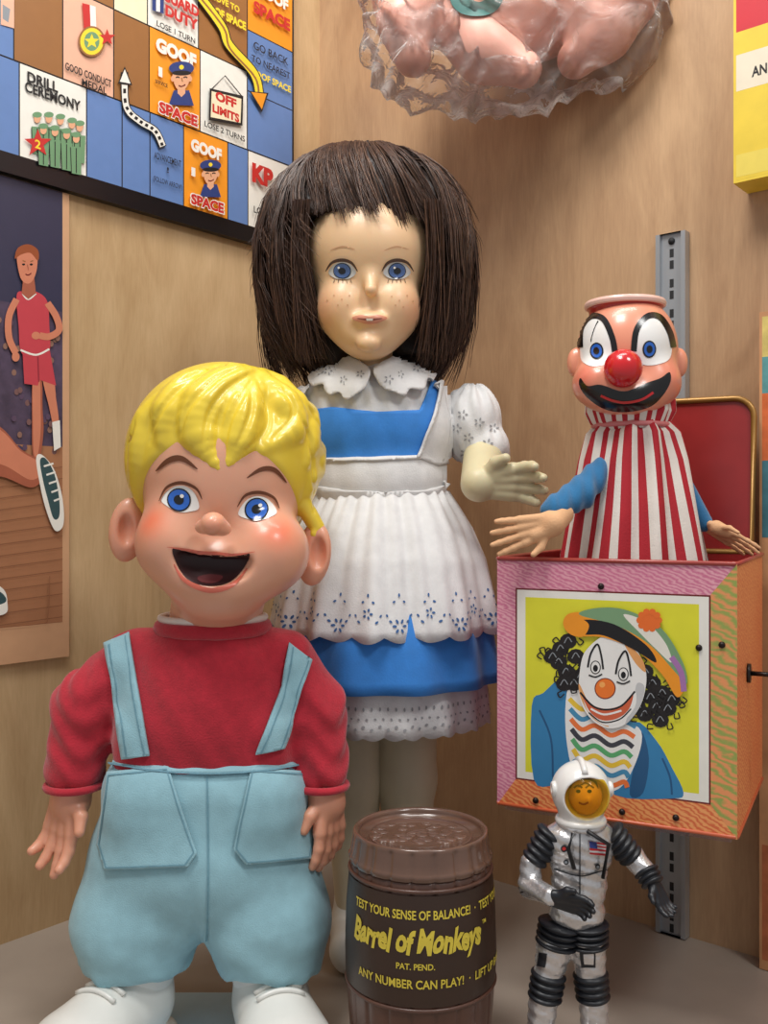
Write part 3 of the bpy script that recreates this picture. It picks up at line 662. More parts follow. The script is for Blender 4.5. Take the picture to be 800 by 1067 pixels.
# hair
HX,HY=P(380,300,.735).x,.735
zp=lambda py,d=.735: HC-(py-533.5)/1000*d
_z=np.array([zp(y) for y in(405,385,345,300,255,215,190,172,160,153)]); _r=np.array([.050,.060,.0745,.0820,.0825,.075,.0645,.050,.034,.008])
def hr_(z): return np.interp(z,_z,_r)
HB=M('dark_brown_hair',(34,22,18),.5,var=.4,scale=700,bump=.2,bscale=1500,spec=.4)
HB2=M('brown_hair_strands',(66,44,33),.4,var=.35,scale=300,spec=.5)
HB3=M('brown_hair_light_strands',(92,64,46),.42,var=.3,scale=300,spec=.5)
zt=zp(153)
def hairf(X,Y,Z):
    x=X-HX; y=Y-HY; rr=np.sqrt(x*x+(y/.80)**2); return (rr-hr_(Z)*.945)*.75
hb=(hairf,Vector((HX-.095,HY-.09,zp(405))),Vector((HX+.095,HY+.09,zt+.004)))
xo=P(383,300,.69).x
def hbpost(Vv,X,Y,Z):
    th=np.arctan2(X-HX,-(Y-HY))
    Vv=Vv+.0016*np.sin(th*19+3*np.sin(Z*45))+.0007*np.sin(th*61+2*np.sin(Z*80))
    Vv=smax(Vv,(zp(374)+.006*np.sin(th*7)+.003*np.sin(th*19))-Z,.006); Vv=np.maximum(Vv,Z-zt)
    half=.0435+.003*np.clip((zp(330)-Z)*30,0,1)
    op=np.maximum(np.maximum(np.abs(X-xo)-half,Z-(zp(220,.68)+.0015*np.sin(th*60))),Y-.722)
    return smax(Vv,-op,.004)
HBV=surf([hb],.0016,.002,hbpost)
parts=[];pmi=[]
random.seed(4)
def strand(path,r):
    n=len(path); t=tube(path,[r*(1-.8*(i/(n-1))**3) for i in range(n)],3,False); parts.append(t); pmi.extend([2 if random.random()<.28 else 1]*len(t[1]))
NCL=70
clump=[(random.gauss(0,.14),random.gauss(0,.013),random.uniform(0,6),random.gauss(0,.0028)) for i in range(NCL)]
for i in range(4200):
    th=random.uniform(-math.pi,math.pi); front=abs(th)<.70
    ci=int((th+math.pi)/(2*math.pi)*(NCL-.01)); ct,cz,cp,cd=clump[ci]; cth=-math.pi+(ci+.5)*2*math.pi/NCL
    if front: ze=zp(random.gauss(230,3.5),.68)+cz*.45
    else: ze=zp(random.gauss(380,9))+cz
    if .70<=abs(th)<.98 and random.random()<.5: ze=zp(random.uniform(320,385))
    sc=random.uniform(.95,1.035); tw=random.gauss(0,.06)+ct; n=9 if front else 13; path=[]
    z0=zt-.0005-random.random()**2*.018; fl=random.gauss(0,.004)+cd*1.5
    sweep=.30 if front else 0
    for j in range(n):
        t=j/(n-1); z=z0+(ze-z0)*(t**1.15); r=float(hr_(z))*sc; a=th-sweep*(1-t)**1.0+tw*t*(.6 if front else 1)+(cth-th)*.65*t*t
        if j==0: r=r*.6
        wv=.0012*math.sin(7*t+cp)+.0026*math.sin(5*t+cp*2)*t+cd*t+(fl*t**4 if not front else 0)
        x=math.sin(a)*(r+wv); y=-math.cos(a)*(r+wv)*.80
        path.append(Vector((HX+x,HY+y,z)))
    strand(path,random.uniform(.00035,.0007))
for i in range(320):
    s=random.choice((-1,1)); x=xo+s*random.uniform(.0405,.052); y=random.uniform(.673,.70); path=[]
    ze=zp(random.uniform(325,385),.7); bw=random.gauss(0,.004)
    for j in range(9):
        t=j/8; z=zp(215,.69)+(ze-zp(215,.69))*t; path.append(Vector((x+s*.005*math.sin(t*3)*.5-s*.005*t**2+bw*t*t+.0008*math.sin(7*t+i),y+.01*t,z)))
    strand(path,random.uniform(.0004,.0008))
for i in range(420): # flyaways
    th=random.uniform(-math.pi,math.pi); z0=random.uniform(zp(350),zt-.004); path=[]
    L=random.uniform(.02,.05); oo=random.uniform(.5,1.6)
    for j in range(7):
        t=j/6; z=z0-L*t; r=float(hr_(z))*(1.01+.07*t*oo); path.append(Vector((HX+math.sin(th+.4*t)*r,HY-math.cos(th+.4*t)*r*.8,z)))
    if abs(th)>.7: strand(path,.0003)
SVt=merge(parts); n0=len(HBV[0]); Va=[Vector(v) for v in HBV[0]]+SVt[0]; Fa=[tuple(f) for f in HBV[1]]+[tuple(i+n0 for i in f) for f in SVt[1]]
mk('hair',Va,Fa,[HB,HB2,HB3],girl,mi=[0]*len(HBV[1])+pmi,kind='stuff')
# clothes
CL=M('white_cotton',(216,215,214),.85,var=.06,scale=120,bump=.25,bscale=900,sheen=.2); BD=M('blue_cotton',(44,124,204),.75,var=.08,scale=90,bump=.15,bscale=700,sheen=.2); BDD=M('blue_cotton_shadow',(60,98,150),.8)
cx=P(400,500,.72).x
tp=[E(P(392,450,.725),(.057,.040,.047)),E(P(396,500,.72),(.047,.036,.035)),E(P(388,415,.725),(.054,.033,.021)),C(P(388,395,.722),P(388,410,.722),.019,.03)]
bvB=BV(surf(tp,.0018,.008,lambda Vv,X,Y,Z:Vv+.0004*np.sin(X*300+Z*100)))
def puff(c,r):
    e=E(c,r)
    return (lambda X,Y,Z:e[0](X,Y,Z)+.0016*np.sin(np.arctan2(Y-c.y,X-c.x)*13)*np.clip(np.abs(Z-c.z)*40,0,1),e[1],e[2],.004)
tp+=[puff(P(492,442,.725),(.0225,.027,.030)),puff(P(506,468,.717),(.018,.021,.019)),puff(P(300,445,.730),(.0225,.027,.030)),puff(P(294,475,.724),(.018,.021,.019))]
TV=surf(tp,.0016,.008,lambda Vv,X,Y,Z:Vv+.0006*np.sin(X*500+Z*160)); bvT=BV(TV)
blouse=mk('blouse',*TV,CL,girl)
dress=decals('dress_bodice',[([(322,428),(346,425),(392,430),(436,428),(448,398),(466,404),(466,450),(466,512),(330,512),(322,476)],BD,.0016)],bvB,girl,4,solid=.0008)
decals('pinafore_bib',[([(318,476),(380,477),(436,475),(466,480),(470,520),(440,524),(400,526),(345,524),(320,515)],CL,.0030)],bvB,girl,4,solid=.0012)
decals('pinafore_strap',[([(298,398),(316,394),(326,430),(328,482),(312,486),(302,440)],CL,.0040)],bvB,girl,4,solid=.0014)
decals('pinafore_strap',[([(456,396),(474,400),(478,430),(474,478),(452,486),(430,478),(446,440)],CL,.0040)],bvB,girl,4,solid=.0014)
decals('waistband',[([(322,503),(360,509),(400,511),(440,509),(470,501),(471,516),(440,523),(400,526),(360,523),(320,516)],CL,.0046)],bvB,girl,4,solid=.0012)
decals('bib_trim',[(stroke([(326,478),(360,480),(400,480),(434,478)],3),CL,.0046)],bvB,girl,3,solid=.0008); decals('strap_trim',[(stroke([(431,478),(446,440),(456,398)],3),CL,.0058)],bvB,girl,3,solid=.0008); decals('strap_trim',[(stroke([(326,430),(328,476)],3,smooth=False),CL,.0058)],bvB,girl,3,solid=.0008)
c1=cr([(386,393),(372,381),(350,377),(332,384),(325,396),(331,406),(341,405),(346,414),(357,412),(364,419),(375,412),(383,404)],5)
c2=cr([(390,393),(404,379),(425,374),(440,378),(452,390),(449,400),(440,401),(436,410),(425,409),(418,416),(407,411),(396,405)],5)
decals('collar',[(c1,CL,.0065)],bvB,blouse,2.5,solid=.0012,dd=.70); decals('collar',[(c2,CL,.0065)],bvB,blouse,2.5,solid=.0012,dd=.70)
EYL=M('eyelet_grey',(150,150,152),.8)
def flower(x,y,s,m,off,k=5):
    return [(el(x+s*math.cos(a)*1.5,y+s*math.sin(a)*1.3,s*.62,s*.36,math.degrees(a),10),m,off) for a in [2*math.pi*i/k for i in range(k)]]
fl_=[]
for x,y in((345,396),(362,402),(336,392),(415,398),(430,393),(441,388),(403,402),(376,398)): fl_+=flower(x,y,1.8,EYL,.0081)
decals('collar_eyelets',fl_,bvB,blouse,1.2,dd=.7,kind='stuff')
fl_=[]
for x,y in((482,432),(499,440),(488,456),(508,462),(500,478),(485,472),(514,446),(476,446)): fl_+=flower(x,y,2.6,EYL,.0006)
decals('sleeve_eyelets',fl_,bvT,blouse,1.2,dd=.7,kind='stuff')
cy=.72
def fold1(th,t): return (.0013*math.sin(th*30+1.5*math.sin(th*3))*(1-t)+(.0036*math.sin(th*11+1.4*math.sin(3*th))+.0014*math.sin(th*29+math.sin(5*th)))*t)
pz=[(.3455,.0475,.036),(.335,.054,.044),(.318,.064,.055),(.295,.0735,.067),(.270,.079,.075),(.246,.0835,.0815)]
lathe('dress_skirt',cx,cy,[(.343,.044,.034),(.318,.057,.049),(.27,.072,.069),(.24,.0805,.078),(.2074,.0850,.083)],BD,girl,n=240,fold=lambda th,t:.0028*t*math.sin(th*13+math.sin(2*th)),solid=.0008)
lathe('petticoat',cx,cy,[(.26,.064,.060),(.21,.076,.072),(.178,.0780,.076)],CL,girl,n=320,fold=lambda th,t:.002*t*math.sin(th*17),edge=lambda th:-.0022*abs(math.sin(th*18)),solid=.0006)
lathe('pinafore_skirt',cx,cy,pz,CL,girl,n=360,fold=fold1,edge=lambda th:-.0040*abs(math.sin(th*12)),rows=6,solid=.0006)
def skpt(th,z,off,prof,fold):
    zs=[p[0] for p in prof][::-1]; rx=np.interp(z,zs,[p[1] for p in prof][::-1]); ry=np.interp(z,zs,[p[2] for p in prof][::-1])
    t=(prof[0][0]-z)/(prof[0][0]-prof[-1][0]); f=fold(th,min(t,1))+off
    return Vector((cx+(rx+f)*math.cos(th),cy+(ry+f)*math.sin(th),z))
V=[];Fc=[]
def hole(th,z,a,b,rot,off=.0013,prof=pz,fold=fold1,R=.084):
    n=8; b0=len(V); V.append(skpt(th,z,off,prof,fold))
    for i in range(n):
        t=2*math.pi*i/n; x=a*math.cos(t);y=b*math.sin(t); xx=x*math.cos(rot)-y*math.sin(rot); yy=x*math.sin(rot)+y*math.cos(rot)
        V.append(skpt(th+xx/R,z+yy,off,prof,fold))
    for i in range(n): Fc.append((b0,b0+1+i,b0+1+(i+1)%n))
for i in range(24):
    th=(i+.5)*2*math.pi/24
    if i%2==0:
        for k in range(6): a=2*math.pi*k/6; hole(th+.0036*math.cos(a)/.084,.2535+.0036*math.sin(a),.0016,.0009,a)
    else:
        for k in range(5): a=2*math.pi*k/5; hole(th+.0026*math.cos(a)/.084,.262+.0026*math.sin(a),.0012,.0008,a)
    for s in(-1,1):
        hole(th+s*.075,.2565,.0013,.0008,s*.6); hole(th+s*.105,.2605,.0011,.0007,s); hole(th+s*.045,.2695,.0011,.0008,-s*.5)
    hole(th,.274,.0013,.0008,1.57)
mk('eyelet_embroidery',V,Fc,BDD,girl,kind='stuff')
V=[];Fc=[]
pp=[(.26,.064,.060),(.21,.076,.072),(.178,.0780,.076)]; pf=lambda th,t:.002*t*math.sin(th*17)
for i in range(90):
    th=i*2*math.pi/90
    hole(th,.1835+.002*(i%2),.0013,.0010,.5,prof=pp,fold=pf); hole(th+.03,.1905,.0010,.0007,-.5,prof=pp,fold=pf); hole(th,.197,.0008,.0014,0,prof=pp,fold=pf)
mk('petticoat_eyelets',V,Fc,EYL,girl,kind='stuff')
SG=M('aged_vinyl_cream',(206,194,156),.45,var=.06,scale=40,sss=.1); SG2=M('leg_vinyl',(210,198,172),.5,var=.05,scale=40)
for px in(368,424):
    x=(px-400)*.00072
    lg=surf([*chain([Vector((x,.722,.22)),Vector((x,.72,.13)),Vector((x,.72,.03))],[.024,.0215,.013])],.0018,.006); mk('leg',*lg,SG2,girl)
    fo=surf([C(Vector((x,.722,.018)),Vector((x,.690,.015)),.016,.0165),C(Vector((x,.722,.02)),Vector((x,.722,.04)),.016,.0145)],.0015,.008,lambda Vv,X,Y,Z:smax(Vv,.0005-Z,.002)); mk('shoe',*fo,SH,girl)
w=P(499,504,.672)
ar=[(*C(P(504,474,.712),w,.0150,.0130),.006)]+hand(w,(.93,-.30,.02),(.05,-.35,.95),(.1,-.6,.7),.053,.2,.26,fr=1.35,curls=(.40,.30,.15,.2))
mk('arm',*surf(ar,.0010,.003),SG,girl)
w2=Vector((-.098,.715,.295))
ar=[(*C(P(300,470,.722),w2,.0145,.0115),.006)]+hand(w2,(-.1,-.3,-1),(.3,-.9,0),(1,0,0),.046,.2,.12,fr=1.15)
mk('arm',*surf(ar,.0012,.003),SG,girl)
# ================================================================ BARREL
BXc,BY=P(438,900,.565).x,.565
ba=thing('toy_barrel','brown plastic toy barrel with yellow lettering, standing on shelf','toy barrel',(BXc,BY,0))
BR=M('barrel_brown',(88,58,46),.35,var=.12,scale=50,bump=.15,bscale=500,coat=.2); BR2=M('barrel_label_brown',(56,38,28),.4,var=.08); BRL=M('barrel_lid_brown',(104,76,62),.18,var=.14,scale=40,coat=.5)
bz=np.array([0,.02,.045,.075,.1,.125,.1436]); br=np.array([.0375,.0405,.0428,.0438,.0432,.0412,.0385])
Rb=lambda z: float(np.interp(z,bz,br))
st=lambda th,t: -.0011*math.exp(-((((th*20/(2*math.pi))%1)-.5)/.08)**2)
body=lathe('body',BXc,BY,[(z,Rb(z),Rb(z)) for z in np.linspace(.127,0,14)],BR,ba,n=240,fold=st,close=True)
lathe('lid',BXc,BY,[(.1275,.0418,.0418),(.1300,.0425,.0425),(.1320,.0412,.0412),(.1405,.0398,.0398),(.1436,.0395,.0395),(.1446,.0385,.0385),(.1436,.0365,.0365),(.1405,.0360,.0360),(.1402,.001,.001)],BRL,ba,n=200,fold=lambda th,t:(-.0012*math.exp(-((((th*20/(2*math.pi))%1)-.5)/.10)**2) if t<.5 else 0),rows=2)
mk('embossed_ring',*torus((BXc,BY,.1405),ZZ,.030,.0005),BRL,ba)
random.seed(3)
em=mk('embossed_top',*merge([sph((BXc+r_*math.cos(a_),BY+r_*math.sin(a_),.1402),(.004,.0028,.0008),8,6) for r_,a_ in [(random.uniform(0,.027),random.uniform(0,6.28)) for i in range(60)]]),BRL,ba,kind='stuff')
for z in(.1225,.0585,.02,.008): mk('hoop',*torus((BXc,BY,z),ZZ,Rb(z)+.0002,.0012,96,8),BR,ba)
lathe('label_band',BXc,BY,[(z,Rb(z)+.0006,Rb(z)+.0006) for z in np.linspace(.1205,.0605,8)],BR2,ba,n=160)
YT=M('barrel_yellow_print',(222,200,70),.5)
def btext(s,z,w,h,ang0=0,bold=.02,slant=0,name='printed_text',jit=0):
    Vt,Ft=textm(s,bold); V=[]
    for x,y in Vt:
        zz=z+y*h+jit*math.sin(x*46); r=Rb(zz)+.0010; a=-math.pi/2+ang0+(x*w+slant*y*h)/Rb(z); V.append(Vector((BXc+r*math.cos(a),BY+r*math.sin(a),zz)))
    mk(name,V,Ft,YT,ba,smooth=False,kind=None)
off=-.10
btext('TEST YOUR SENSE OF BALANCE!  \u00b7  TEST YOUR SENSE',.1105,.118,.0050,.36)
btext('Barrel of Monkeys',.0945,.080,.0175,off,.045,.15,jit=.0008)
btext('PAT. PEND.',.0830,.021,.0034,off)
btext('TM',.1010,.0035,.0022,off+1.0)
btext('ANY NUMBER CAN PLAY!  \u00b7  LIFT UP BARREL',.0735,.110,.0050,.33)
# ================================================================ SHELF STANDARD + BRACKET
A=Art(CO+BN*.0,BU,ZZ); su=A.uv(703,400)[0]; so=CO+BU*su
ss=thing('shelf_standard','vertical grey slotted metal shelf track with clear plate bracket on wall','shelf track',so)
STL=M('zinc_steel',(176,180,184),.35,metal=.6,var=.08,scale=40,stretch=(1,1,.2)); SLK=M('slot_dark',(30,30,32),.7)
zt_=HC+.217
def wb3(u0,u1,z0,z1,n0,n1):
    V=[]
    for n in(n0,n1):
        for u,z in((u0,z0),(u1,z0),(u1,z1),(u0,z1)): V.append(CO+BU*(su+u)+ZZ*z+BN*n)
    return V,[(3,2,1,0),(4,5,6,7),(0,1,5,4),(1,2,6,5),(2,3,7,6),(3,0,4,7)]
prof=[(-.012,.0005),(.012,.0005),(.012,.009),(.0085,.009),(.0085,.006),(-.0085,.006),(-.0085,.009),(-.012,.009)]
V=[CO+BU*(su+u)+ZZ*z+BN*n for z in(.001,zt_) for u,n in prof]; Fc=[(i,(i+1)%8,(i+1)%8+8,i+8) for i in range(8)]+[(0,7,4,3),(0,3,2,1)]+[(4,7,6,5)]+[(8,11,12,15),(8,9,10,11),(12,13,14,15)]
mk('track',V,Fc,STL,ss,smooth=False)
z=zt_-.012
while z>.01:
    for a_,b_ in((-.0065,0),(-.0155,-.009)): mk('slot',*wb3(-.0016,.0016,z+a_,z+b_,.0055,.0062),SLK,ss,smooth=False)
    z-=.0235
mk('screw',*sph(CO+BU*su+ZZ*(zt_-.006)+BN*.006,.0028,12,8),SLK,ss)
R27=-math.radians(27); bc=Vector((.1693,.6455,0)); RM=Matrix.Rotation(R27,4,'Z').to_3x3()
zb=HC-.188; Hb=.158
mk('bracket_arm',*wb3(-.0015,.0015,zb-.010,zb-.0037,.005,.115),STL,ss,smooth=False)
ACR=clearmat('clear_acrylic',(.97,.98,.98),(.6,.62,.62),.01,0,20,.05,.4)
V,Fc=boxvf((0,0,0),(.069,.066,.0016)); mk('clear_plate',[bc+RM@v+ZZ*(zb-.0018) for v in V],Fc,ACR,ss,smooth=False)
# ================================================================ JACK BOX
jb=thing('jack_in_the_box_tin','square tin toy box with wood-grain border and clown picture','toy box',(bc.x,bc.y,zb+.0002),R27)
hw,hd=.0728,.07
PKG=grain('pink_grain',(206,116,146),(232,170,182),1,(9,9,20),7,.35,wave=12); OGG=grain('orange_grain',(218,104,62),(240,164,100),1,(9,9,16),7,.35,wave=12); GNG=grain('green_grain',(150,164,84),(232,150,96),1,(6,6,12),8,.35,wave=10)
INR=M('tin_interior_red',(150,34,34),.35,coat=.2)
t=.0015; V=[];
for z,a,b in((0,hw,hd),(Hb,hw,hd),(Hb,hw-t,hd-t),(.003,hw-t,hd-t)):
    for x,y in((-1,-1),(1,-1),(1,1),(-1,1)): V.append((x*a,y*b,z))
Fc=[(3,2,1,0)];mi=[0]
for L in range(3):
    for i in range(4):
        j=(i+1)%4; Fc.append((L*4+i,L*4+j,L*4+4+j,L*4+4+i)); mi.append([ [0,1,0,0][i],2,2][L])
Fc.append((12,13,14,15)); mi.append(2)
jbody=mk('body',V,Fc,[PKG,OGG,INR],jb,smooth=False,mi=mi,world=False)
for z,rr,nm,mm in((Hb,.0014,'rolled_top_rim',M('rim_red',(160,60,52),.35,coat=.2)),(.001,.0012,'rolled_base_rim',M('rim_orange',(200,96,60),.35,coat=.2))):
    cs=[Vector((x*hw,y*hd,z)) for x,y in((-1,-1),(1,-1),(1,1),(-1,1))]; pth=[]
    for i in range(4):
        a,b=cs[i],cs[(i+1)%4]; pth+=[a.lerp(b,.01),a.lerp(b,.5),b.lerp(a,.01)]
    pth.append(pth[0]); mk(nm,*tube(pth,rr,8),mm,jb,world=False)
W3=lambda x,y,z: bc+RM@Vector((x,y,0))+ZZ*(zb+.0002+z)
FU=RM@Vector((1,0,0)); A=Art(W3(-hw,-hd-.0002,0),FU,ZZ,.000012); A.k=1
Wd=2*hw
A.poly([(0,0),(Wd,0),(Wd-.016,.020),(.014,.020)],OGG,False); A.poly([(Wd,0),(Wd,Hb),(Wd-.016,Hb-.02),(Wd-.016,.02)],GNG,False)
A.rect(.0125,.0180,Wd-.0145,Hb-.0185,DKR); A.rect(.0135,.0190,Wd-.0155,Hb-.0195,WHT)
y0,y1=.0235,Hb-.024; A.rect(.019,y0,Wd-.021,y1,pm('acid_yellow',(222,218,50)))
BLC=pm('coat_blue',(52,128,178)); BLL=pm('coat_blue_dark',(34,86,130)); HRD=pm('curl_black',(30,24,24)); WF=pm('greasepaint',(236,234,230)); SK=pm('clown_skin',(226,160,96)); WS=pm('face_shade',(196,196,196))
A.poly(cr([(554,735),(566,722),(590,706),(612,740),(634,790),(640,812),(622,824),(580,819),(556,812)],4),BLC); A.poly(cr([(660,752),(684,772),(700,800),(712,826),(700,832),(640,828),(630,790)],4),BLC); A.poly(cr([(590,706),(600,740),(610,780),(612,818),(596,820),(592,760)],4),BLL); A.poly(cr([(668,762),(676,790),(670,826),(656,828),(662,790)],4),BLL)
A.poly(stroke([(562,740),(574,770),(576,810)],2),BLL); A.poly(stroke([(690,790),(698,810),(700,828)],2),BLL)
A.poly(cr([(592,716),(612,712),(640,745),(668,762),(660,800),(640,824),(604,818),(590,770)]),WF)
for i,c in enumerate([(235,196,60),(70,140,180),(236,120,60),(60,60,70),(90,170,110),(235,196,60),(70,140,180),(236,120,60)]):
    y=738+i*10.5; A.poly(stroke([(593+i*.8,y-10),(606,y+1),(620,y-3),(636,y+7),(650,y+3),(664-i*1.5,y+9)],5),pm('scarf%d'%i,c))
random.seed(9)
hc_=[(584,676),(592,668),(582,690),(590,700),(598,712),(600,684),(576,684),(606,704),(588,712)]+[(672,700),(680,712),(690,722),(684,736),(672,744),(696,738),(664,736),(678,726),(700,728),(664,716),(688,750)]
for x,y in hc_: A.poly(el(x,y,9,8,n=12),HRD)
for x,y in hc_:
    for k in range(3):
        a=random.uniform(0,6.28); x1,y1=x+9*math.cos(a),y+8*math.sin(a); A.poly(stroke([(x1,y1),(x1+5*math.cos(a+.8),y1+5*math.sin(a+.8)),(x1+7*math.cos(a),y1+7*math.sin(a)),(x1+4*math.cos(a-1),y1+4*math.sin(a-1))],1.4),HRD)
    A.poly(stroke([(x-4,y+2),(x,y-4),(x+4,y+1)],1),GRY)
A.poly(cr([(606,690),(614,674),(632,662),(654,668),(668,684),(674,706),(668,734),(652,754),(632,758),(614,746),(604,724)]),WF)
A.poly(cr([(604,712),(606,728),(618,748),(634,757),(630,750),(616,736)]),SK); A.poly(cr([(650,668),(668,684),(673,700),(662,690)]),SK); A.poly(cr([(664,712),(672,716),(666,738),(652,754),(660,732)]),WS)
A.poly(cr([(608,724),(618,735),(634,738),(650,733),(662,720),(662,736),(648,752),(630,755),(614,742)]),WF)
A.poly(cr([(607,723),(618,734),(632,738),(648,734),(660,722),(656,738),(644,748),(628,750),(615,741)]),pm('clown_mouth',(206,96,60))); A.poly(stroke([(605,721),(618,735),(632,739),(648,735),(662,720)],2),BLK); A.poly(stroke([(616,738),(630,744),(648,740)],2),WF); A.poly(stroke([(614,742),(628,752),(646,749),(658,738)],1.4),BLK)
A.poly(el(631,717,11,11),DKR); A.poly(el(631,717,10,10),pm('clown_nose',(236,120,40))); A.poly(el(628,713,3,3),pm('nose_light',(246,170,90)))
for ex,ey in((621,695),(650,702)):
    A.poly(stroke([(ex-8,ey),(ex-5,ey-14),(ex+2,ey-24),(ex+6,ey-12),(ex+8,ey+2)],2),BLK); A.poly(el(ex,ey,5.5,7),BLK); A.poly(el(ex,ey,4.5,6),WF); A.poly(el(ex,ey+1,2.6,3.6),BLK); A.poly(stroke([(ex-7,ey+8),(ex,ey+10),(ex+7,ey+7)],1.5),BLK)
A.poly(cr([(588,652),(592,640),(610,638),(640,645),(678,655),(702,682),(714,710),(706,726),(690,702),(664,678),(630,664),(602,662)]),ORG)
A.poly(cr([(604,640),(625,633),(655,636),(690,655),(712,690),(716,712),(704,700),(678,672),(644,652)]),pm('cap_green',(120,156,116)))
A.poly(cr([(606,646),(640,650),(674,672),(684,690),(660,676),(630,662),(606,660)]),BLK); A.poly(cr([(650,640),(674,648),(694,670),(700,690),(684,676),(668,660)]),pm('cap_white',(230,226,214)))
A.poly(cr([(588,650),(598,642),(614,650),(608,663),(594,660)]),ORG); A.poly(stroke([(700,684),(710,700),(713,720)],6),PUR)
A.poly(el(677,646,11,10),pm('pompom',(232,110,40)))
for i in range(10): a=i*.63; A.poly(el(677+10*math.cos(a),646+9*math.sin(a),3.6,3.6,n=8),pm('pompom',0))
A.make('lithographed_front',jb)
RV=M('rivet_dark',(40,30,28),.4,metal=.6)
for px,py in((626,611),(558,834),(648,846),(704,852),(728,675),(752,672)):
    u,v=A.uv(px,py); mk('rivet',*sph(A.O+A.U*u+A.V*v,.0020,12,8),RV,jb)
cs=[Vector(p) for p in((hw,-.02,.088),(hw+.012,-.02,.088),(hw+.016,-.02,.086),(hw+.018,-.02,.06))]
CK=M('crank_metal',(60,56,54),.3,metal=.9)
ck=mk('crank',*tube(cs,.0015,8),CK,jb,world=False); mk('crank_knob',*sph((hw+.019,-.02,.056),(.004,.004,.007),12,10),CK,ck,world=False); mk('crank_collar',*tube([Vector((hw,-.02,.088)),Vector((hw+.002,-.02,.088))],.006,16),CK,ck,world=False)
LR=M('lid_red',(140,34,34),.3,coat=.3,var=.08); LRG=M('lid_rim_gold',(150,110,52),.35,metal=.4)
x0,x1=-.030,.066; pts=[(x0,0),(x1,0)]+[(x1-.014+.014*math.cos(a),.098+.014*math.sin(a)) for a in np.linspace(0,math.pi/2,7)]+[(x0+.014-.014*math.cos(a),.098+.014*math.sin(a)) for a in np.linspace(math.pi/2,0,7)]
tl=.12; L3=lambda x,s,o=0: Vector((x,hd+.001+s*math.sin(tl)+o,Hb+.001+s*math.cos(tl)))
n=len(pts); V=[L3(x,s) for x,s in pts]+[L3(x,s,.004) for x,s in pts]
lid=mk('lid',V,[tuple(range(n)),tuple(range(2*n-1,n-1,-1))]+[(i,i+n,(i+1)%n+n,(i+1)%n) for i in range(n)],LR,jb,smooth=False,world=False)
loop=[L3(x,s,-.001) for x,s in pts]+[L3(*pts[0],-.001)]
mk('lid_rim',*tube(loop,.0022,8),LRG,lid,world=False)
mk('hinge',*tube([L3(x0,0),L3(x1,0)],.0025,10),LRG,lid,world=False)
# ================================================================ CLOWN PUPPET
cl=thing('clown_puppet','clown puppet in red-striped smock rising from open tin box','clown toy',(bc.x,bc.y,zb+.012))
CS=M('clown_vinyl',rough=.3,attr=True,var=.02,coat=.35)
d0=.645
kp=[E(P(653,366,d0),(.0330,.034,.037)),E(P(625,400,.63),(.018,.020,.016)),E(P(680,400,.63),(.018,.020,.016)),E(P(653,414,.625),(.021,.018,.012)),
 (*E(P(600,378,.645),(.006,.005,.010)),.002),(*E(P(707,378,.645),(.006,.005,.010)),.002),C(P(655,405,.645),P(657,442,.645),.018,.016)]
KV=surf(kp,.0010,.010); bvK=BV(KV)
khead=mk('head',*KV,CS,cl,colfn=blushfn((230,150,120),(226,90,80),[(P(612,395,.62),.009,.6),(P(694,395,.62),.009,.6)]))
KW=M('clown_white_paint',(238,236,232),.25,coat=.3,var=.01); KB=M('clown_black_paint',(16,14,16),.25,coat=.3); KR=M('clown_red_paint',(206,28,34),.2,coat=.5)
e1=cr([(605,372),(606,350),(613,334),(622,330),(632,340),(638,360),(636,376),(622,382),(611,380)]); e2=cr([(661,372),(662,350),(670,334),(681,328),(692,338),(699,358),(697,374),(684,380),(670,380)])
decals('painted_face',[(e1,KW,.0003),(e2,KW,.0003),
 (stroke([(605,362),(606,342),(616,330),(629,333),(638,352),(641,370)],6),KB,.0006),(stroke([(660,366),(663,344),(674,330),(687,331),(697,346),(701,362)],6),KB,.0006),
 (el(622,366,7,9),KB,.0006),(el(622,366,5.6,7.4),EYB,.0008),(el(622,366,3,4),KB,.0010),(el(676,364,7,9),KB,.0006),(el(676,364,5.6,7.4),EYB,.0008),(el(676,364,3,4),KB,.0010),
 (cr([(605,394),(612,402),(626,401),(650,408),(674,399),(688,394),(697,388),(698,398),(690,412),(676,424),(652,429),(630,426),(612,414),(604,402)]),KB,.0004),
 (stroke([(626,412),(638,417),(652,419),(668,416),(680,409)],2.5),KR,.0007)],bvK,khead,2,dd=.62)
mk('nose',*sph(P(649,384,.605),.0122,28,18),KR,khead)
hz=zp(324,.645); hx,hy=P(651,320,.645).x,.645
HTP=M('hat_pale_pink',(232,190,176),.3,coat=.3); HTR=M('hat_band_red',(186,50,44),.3,coat=.3)
lathe('hat',hx,hy,[(hz-.004,.0235,.0225),(hz+.001,.0240,.023),(hz+.002,.0265,.0255),(hz+.004,.0270,.0260),(hz+.0058,.0262,.0252),(hz+.0062,.0235,.0225),(hz+.0045,.0225,.0215),(hz+.0045,.001,.001)],[HTP,HTR],khead,n=64,stripe=lambda th,t:(1 if (t<.18 or t>.72) else 0))
SMW=M('smock_white',(226,216,206),.85,bump=.3,bscale=900); SMR=M('smock_red',(176,32,44),.85,bump=.3,bscale=900)
sx=P(660,500,.645).x
stp=lambda th,t:int((th/(2*math.pi)*22)%1<.5)
lathe('smock',sx,.645,[(zp(440,.645),.022,.020),(zp(452,.645),.029,.026),(zp(480,.645),.034,.030),(zp(530,.645),.040,.036),(zp(585,.645),.0470,.041),(zb+.10,.049,.045),(zb+.0125,.050,.050)],[SMW,SMR],cl,n=264,fold=lambda th,t:.0028*math.sin(th*9+.9*math.sin(4*th)+t*3),stripe=stp,rows=6)
